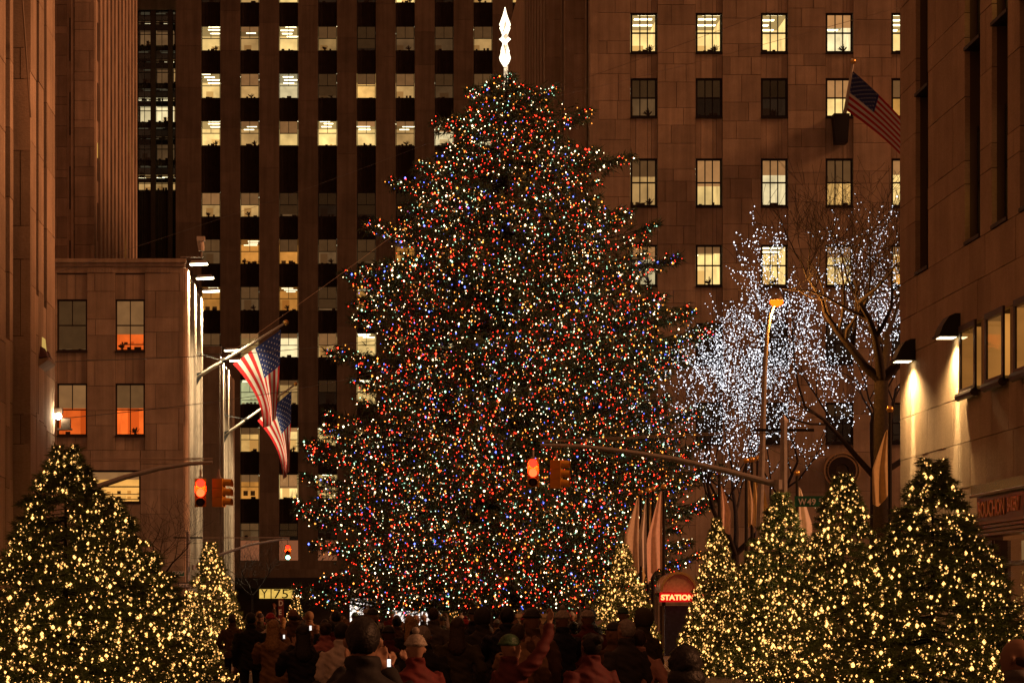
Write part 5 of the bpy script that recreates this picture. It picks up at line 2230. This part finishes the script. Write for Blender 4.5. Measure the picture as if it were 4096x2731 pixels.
def head_shell(kind):
    b = MB()
    rr_ = random.Random(len(kind) * 7)
    segs, rgs = 28, 18
    cx, cy_, czz = 0, -.010, 1.652
    V, Fc = [], []
    for k in range(rgs + 1):
        t = math.pi * k / rgs
        for j in range(segs):
            a = 2 * math.pi * j / segs
            x, y, z = math.sin(t) * math.cos(a), math.sin(t) * math.sin(a), -math.cos(t)
            r = 1.0 + .04 * math.sin(a * 7 + z * 5) * math.sin(z * 11 + a * 3) + .03 * math.sin(a * 17 + z * 23 + 2 * math.sin(z * 9))
            px, py, pz = x * (.085 if kind == 'short' else .092), y * .109, z * .104
            if kind == 'bald':
                px, py, pz = x * .080, y * .101, z * .10
                r = 1.0
            cut_front = y > .18 and z < .42          # face stays free
            low = z < (-.85 if kind == 'short' else -.9)
            if kind in ('short', 'long', 'bun', 'curly') and (cut_front or low):
                r *= .55
            if kind == 'bald' and z > -.05:
                r *= .6
            if kind == 'bald' and y > .3:
                r *= .6
            if kind == 'curly':
                r *= 1.28 + .09 * math.sin(a * 9 + z * 4) * math.sin(z * 14 + a * 5)
            if kind in ('beanie', 'pompom', 'cap'):
                r = 1.06 + (.012 * math.sin(a * 24))
                if z < .08 + .18 * max(0, y):
                    r = .6
                elif z < .30 + .18 * max(0, y):
                    r *= 1.07
                if z > .6:
                    pz *= 1.1
            if kind == 'hood':
                r = 1.24 + .03 * math.sin(a * 5)
                if y > .35 and z < .6:
                    r *= .5
            V.append(Vector((cx + px * r, cy_ + py * r, czz + pz * r)))
    for k in range(rgs):
        for j in range(segs):
            q = k * segs
            Fc.append([q + j, q + (j + 1) % segs, q + segs + (j + 1) % segs, q + segs + j])
    b.v, b.f, b.m = V, Fc, [0] * len(Fc)
    if kind == 'long':
        b.rings([(0, -.05, 1.70, .05, .04), (0, -.06, 1.62, .09, .058), (0, -.075, 1.54, .088, .052), (0, -.09, 1.47, .098, .055), (0, -.115, 1.40, .112, .05), (0, -.13, 1.34, .09, .035), (0, -.13, 1.29, .04, .015)], 20)
        for j, v in enumerate(b.v[len(V):]):
            v.x += .008 * math.sin(j * 2.4)
            v.y += .006 * math.sin(j * 1.7)
    if kind == 'bun':
        b.ball((0, -.135, 1.70), .045)
    if kind == 'curly':
        b.ball((0, -.06, 1.54), .12, sc=(1.15, .8, .9))
    if kind == 'pompom':
        b.ball((0, -.01, 1.80), .035)
    if kind == 'cap':
        b.hexa([Vector(p) for p in ((-.07, .09, 1.672), (.07, .09, 1.672), (.055, .18, 1.66), (-.055, .18, 1.66), (-.07, .09, 1.682), (.07, .09, 1.682), (.055, .18, 1.668), (-.055, .18, 1.668))])
    return new_mesh('hair' if kind in ('short', 'long', 'bun', 'bald', 'curly') else 'hat', b.v, b.f, None, [], True)


SKIN = [plain('skin_%d' % k, c, .5) for k, c in enumerate(((.26, .15, .10), (.20, .11, .07), (.10, .05, .032), (.30, .18, .13)))]
COATS = {n_: plain('coat_' + n_, c, .75, var=.25, scale=14, bump=.25) for n_, c in dict(
    black=(.010, .009, .010), charcoal=(.028, .025, .024), brown=(.075, .040, .022), tan=(.20, .12, .065), navy=(.010, .012, .025), red=(.10, .012, .012), pink=(.34, .13, .13),
    white=(.5, .45, .4), grey=(.08, .072, .066), olive=(.045, .038, .02), burgundy=(.08, .014, .016), rose=(.40, .21, .17)).items()}
HAIR = {n_: plain('hair_' + n_, c, .5, var=.4, scale=40, bump=.5) for n_, c in dict(
    black=(.009, .008, .008), brown=(.035, .02, .012), blonde=(.28, .17, .07), grey=(.22, .2, .18), red_knit=(.34, .015, .02), white_knit=(.28, .25, .22), black_knit=(.012, .012, .012),
    green_knit=(.03, .08, .04), grey_knit=(.15, .14, .13)).items()}
JEANS = [plain('trousers_%d' % k, c, .8) for k, c in enumerate(((.02, .025, .045), (.012, .012, .013), (.04, .032, .025)))]
BODY = {}
for pose in ('down', 'camera', 'aloft', 'pocket'):
    for fem, cl in ((False, .80), (True, .48)):
        if (pose, fem) not in (('aloft', True),):
            BODY[(pose, fem)] = person_meshes(pose, .35, cl, fem)
HEADS = {k: head_shell(k) for k in ('short', 'long', 'bun', 'bald', 'curly', 'beanie', 'pompom', 'cap', 'hood')}
MESHV = {}


def body_variant(key, sk, tr):
    k = (key, sk, tr)
    if k not in MESHV:
        me = BODY[key][0].copy()
        me.name = 'person'
        me.materials.clear()
        for m_ in (SKIN[sk], JEANS[tr], M['black']):
            me.materials.append(m_)
        wr = BODY[key][2]
        mi = []
        for p in me.polygons:
            c_ = p.center
            if c_.z > 1.47 and (abs(c_.x) < .13):
                mi.append(0)
            elif any((c_ - w).length < .22 and ((c_ - w).length < .05 or abs(c_.x) > .05) and (c_ - w).length < .2 for w in wr) and min((c_ - w).length for w in wr) < .19 and c_.z < 2.2 and (abs(c_.x) > .2 or c_.y > .2):
                mi.append(0)
            elif c_.z < .1:
                mi.append(2)
            else:
                mi.append(1)
        me.polygons.foreach_set('material_index', mi)
        MESHV[k] = me
    return MESHV[k]


def with_mat(me, m_):
    k = (me.name, m_.name)
    if k not in MESHV:
        c_ = me.copy()
        c_.materials.clear()
        c_.materials.append(m_)
        MESHV[k] = c_
    return MESHV[k]


used_labels = {}
COATW = dict(rose='pale rose')


def person(px, d_, pose, fem, coat, head, hair, label, turn=0.0, h=1.72, sk=0, tr=1, wide=1.0):
    o = bpy.data.objects.new('person', body_variant((pose, fem), sk, tr))
    COL.objects.link(o)
    o.location = (ux(px, d_), d_, .006)
    k = h / 1.75
    o.scale = (k * wide, k * wide, k)
    o.rotation_euler = (0, 0, turn)
    tag(o, label, 'person', 'people in the crowd')
    for nm, me in (('coat', with_mat(BODY[(pose, fem)][1], COATS[coat])), (HEADS[head].name.split('.')[0], with_mat(HEADS[head], HAIR[hair] if head != 'hood' else COATS[coat]))):
        c_ = bpy.data.objects.new(nm, me)
        COL.objects.link(c_)
        c_.parent = o
    return o


def phone(px, py, d_, label, sc=1.0):
    p = P(px, py, d_)
    t = thing('phone', label, 'phone', tuple(p), 'lit phones held up')
    b = MB()
    b.box(p.x - .036 * sc, p.x + .036 * sc, p.y + .002, p.y + .010, p.z - .075 * sc, p.z + .075 * sc)
    b.build('phone_case', M['black'], t)
    b = MB()
    b.box(p.x - .033 * sc, p.x + .033 * sc, p.y - .001, p.y + .0015, p.z - .068 * sc, p.z + .068 * sc)
    b.build('screen', glow('phone_screen', (1.0, .9, .82), 1.2, noise=.5, nscale=60), t)


mk = [  # px, d, pose, female, coat, head, hair, label, turn, h, skin
    (1452, 13.4, 'camera', False, 'black', 'short', 'black', 'large man in a black suit jacket with short dark hair, lifting a phone', -.05, 1.70, 0),
    (1003, 46.0, 'down', False, 'black', 'short', 'black', 'man in a long black coat with short dark hair near the slim lit fir', .1, 1.74, 3),
    (1082, 50.0, 'pocket', True, 'white', 'beanie', 'red_knit', 'person in a bright red knitted hat and pale jacket', .25, 1.72, 3),
    (1095, 37.0, 'camera', True, 'tan', 'long', 'blonde', 'woman with long blonde hair in a tan coat', -.2, 1.64, 3),
    (1172, 44.0, 'down', False, 'brown', 'bald', 'brown', 'balding man in a brown jacket before the small far fir', .2, 1.80, 1),
    (1212, 31.0, 'camera', True, 'black', 'long', 'black', 'woman with long black hair in a black coat', .1, 1.60, 0),
    (1300, 38.0, 'down', True, 'pink', 'bun', 'brown', 'person in a pink padded jacket with hair in a bun', .4, 1.60, 3),
    (1368, 30.0, 'down', False, 'white', 'short', 'black', 'man in a white jacket half hidden behind the large man in black', -.4, 1.62, 0),
    (1740, 46.0, 'down', False, 'white', 'cap', 'white_knit', 'person in a pale cap and whitish jacket in the middle of the crowd', .6, 1.74, 0),
    (1930, 36.0, 'pocket', True, 'charcoal', 'hood', 'black', 'person in a charcoal coat with the hood up', .1, 1.78, 0),
    (2128, 30.0, 'down', False, 'brown', 'cap', 'black_knit', 'broad man in a brown coat and black cap', .3, 1.76, 1),
    (2286, 74.0, 'down', False, 'burgundy', 'beanie', 'white_knit', 'man in a white knitted hat and burgundy jacket by the low parapet', .0, 1.76, 0),
    (2552, 28.0, 'pocket', True, 'rose', 'short', 'brown', 'person in a pale rose coat with short brown hair', .2, 1.56, 3),
    (2738, 17.0, 'down', True, 'black', 'curly', 'black', 'woman with big curly black hair and a black coat', .1, 1.50, 2),
    (4068, 15.5, 'down', False, 'grey', 'bald', 'brown', 'balding man in a grey jacket passing the bakery', .9, 1.58, 1),
]
for (px, d_, pose, fem, coat, head, hair, lb, turn, h, sk) in mk:
    person(px, d_, pose, fem, coat, head, hair, lb, turn, h, sk)
phone(1556, 2650, 13.1, 'bright phone screen beside the large man in black', .26)
phone(1242, 2510, 30.4, 'small bright phone screen held by the woman with black hair', .36)
phone(1136, 2545, 36.6, 'bright phone screen in front of the woman with blonde hair', .36)
phone(1870, 2488, 60, 'tiny phone screen glowing in the middle of the crowd', .6)
rc = random.Random(99)
hairs = [('short', 'black', 'short black hair'), ('short', 'brown', 'short brown hair'), ('long', 'brown', 'long brown hair'), ('long', 'blonde', 'long blonde hair'), ('bun', 'black', 'black hair in a bun'),
         ('beanie', 'black_knit', 'a black beanie'), ('beanie', 'grey_knit', 'a grey beanie'), ('pompom', 'red_knit', 'a red bobble hat'), ('pompom', 'white_knit', 'a white bobble hat'),
         ('cap', 'black_knit', 'a black cap'), ('short', 'grey', 'short grey hair'), ('hood', 'black', 'the hood up'), ('beanie', 'green_knit', 'a green beanie')]
coats_ = ['black', 'charcoal', 'brown', 'navy', 'olive', 'grey', 'burgundy', 'black', 'charcoal', 'brown', 'tan', 'red']
combos = [(c_, h_) for c_ in dict.fromkeys(coats_) for h_ in hairs]
rc.shuffle(combos)
combos.sort(key=lambda q: 0 if q[0] in ('black', 'charcoal', 'brown', 'navy') else 1 if q[0] in ('olive', 'grey', 'burgundy') else 2)
combos = combos[:52] + combos[52:76] + combos[-18:]
rc.shuffle(combos)
rows_ = [(22.0, 3, 1620, 2440), (27.0, 4, 1260, 2660), (34.0, 8, 1500, 2640), (42.0, 9, 1260, 2520), (50.0, 11, 960, 2560), (60.0, 12, 900, 2420), (72.0, 13, 960, 2400), (86.0, 14, 980, 2380), (99.0, 14, 1000, 2360)]
ci_ = 0
BIN = {}
for (d_, n_, a, c_) in rows_:
    for k in range(n_):
        px = a + (c_ - a) * (k + rc.uniform(.15, .85)) / n_
        if any(abs(px - q[0]) < 5500 / max(d_, q[1]) * .45 and abs(d_ - q[1]) < 1.0 for q in mk):
            continue
        coat, (hd, hr, txt) = combos[ci_ % len(combos)]
        ci_ += 1
        fem = hd in ('long', 'bun') or rc.random() < .3
        pose = rc.choice(('down', 'camera', 'pocket', 'down', 'aloft' if not fem else 'camera'))
        doing = {'down': 'standing', 'camera': 'taking a picture', 'pocket': 'with hands in pockets', 'aloft': 'with one arm raised'}[pose]
        lb = 'person in %s%s coat with %s, %s' % ('long ' if fem else '', coat, txt, doing)
        person(px, d_ + rc.uniform(-2.5, 2.5), pose, fem, coat, hd, hr, lb, rc.gauss(0, .5), rc.uniform(1.56, 1.82) if d_ > 30 else rc.uniform(1.5, 1.66), rc.randrange(4), rc.randrange(3))
print('people', ci_)
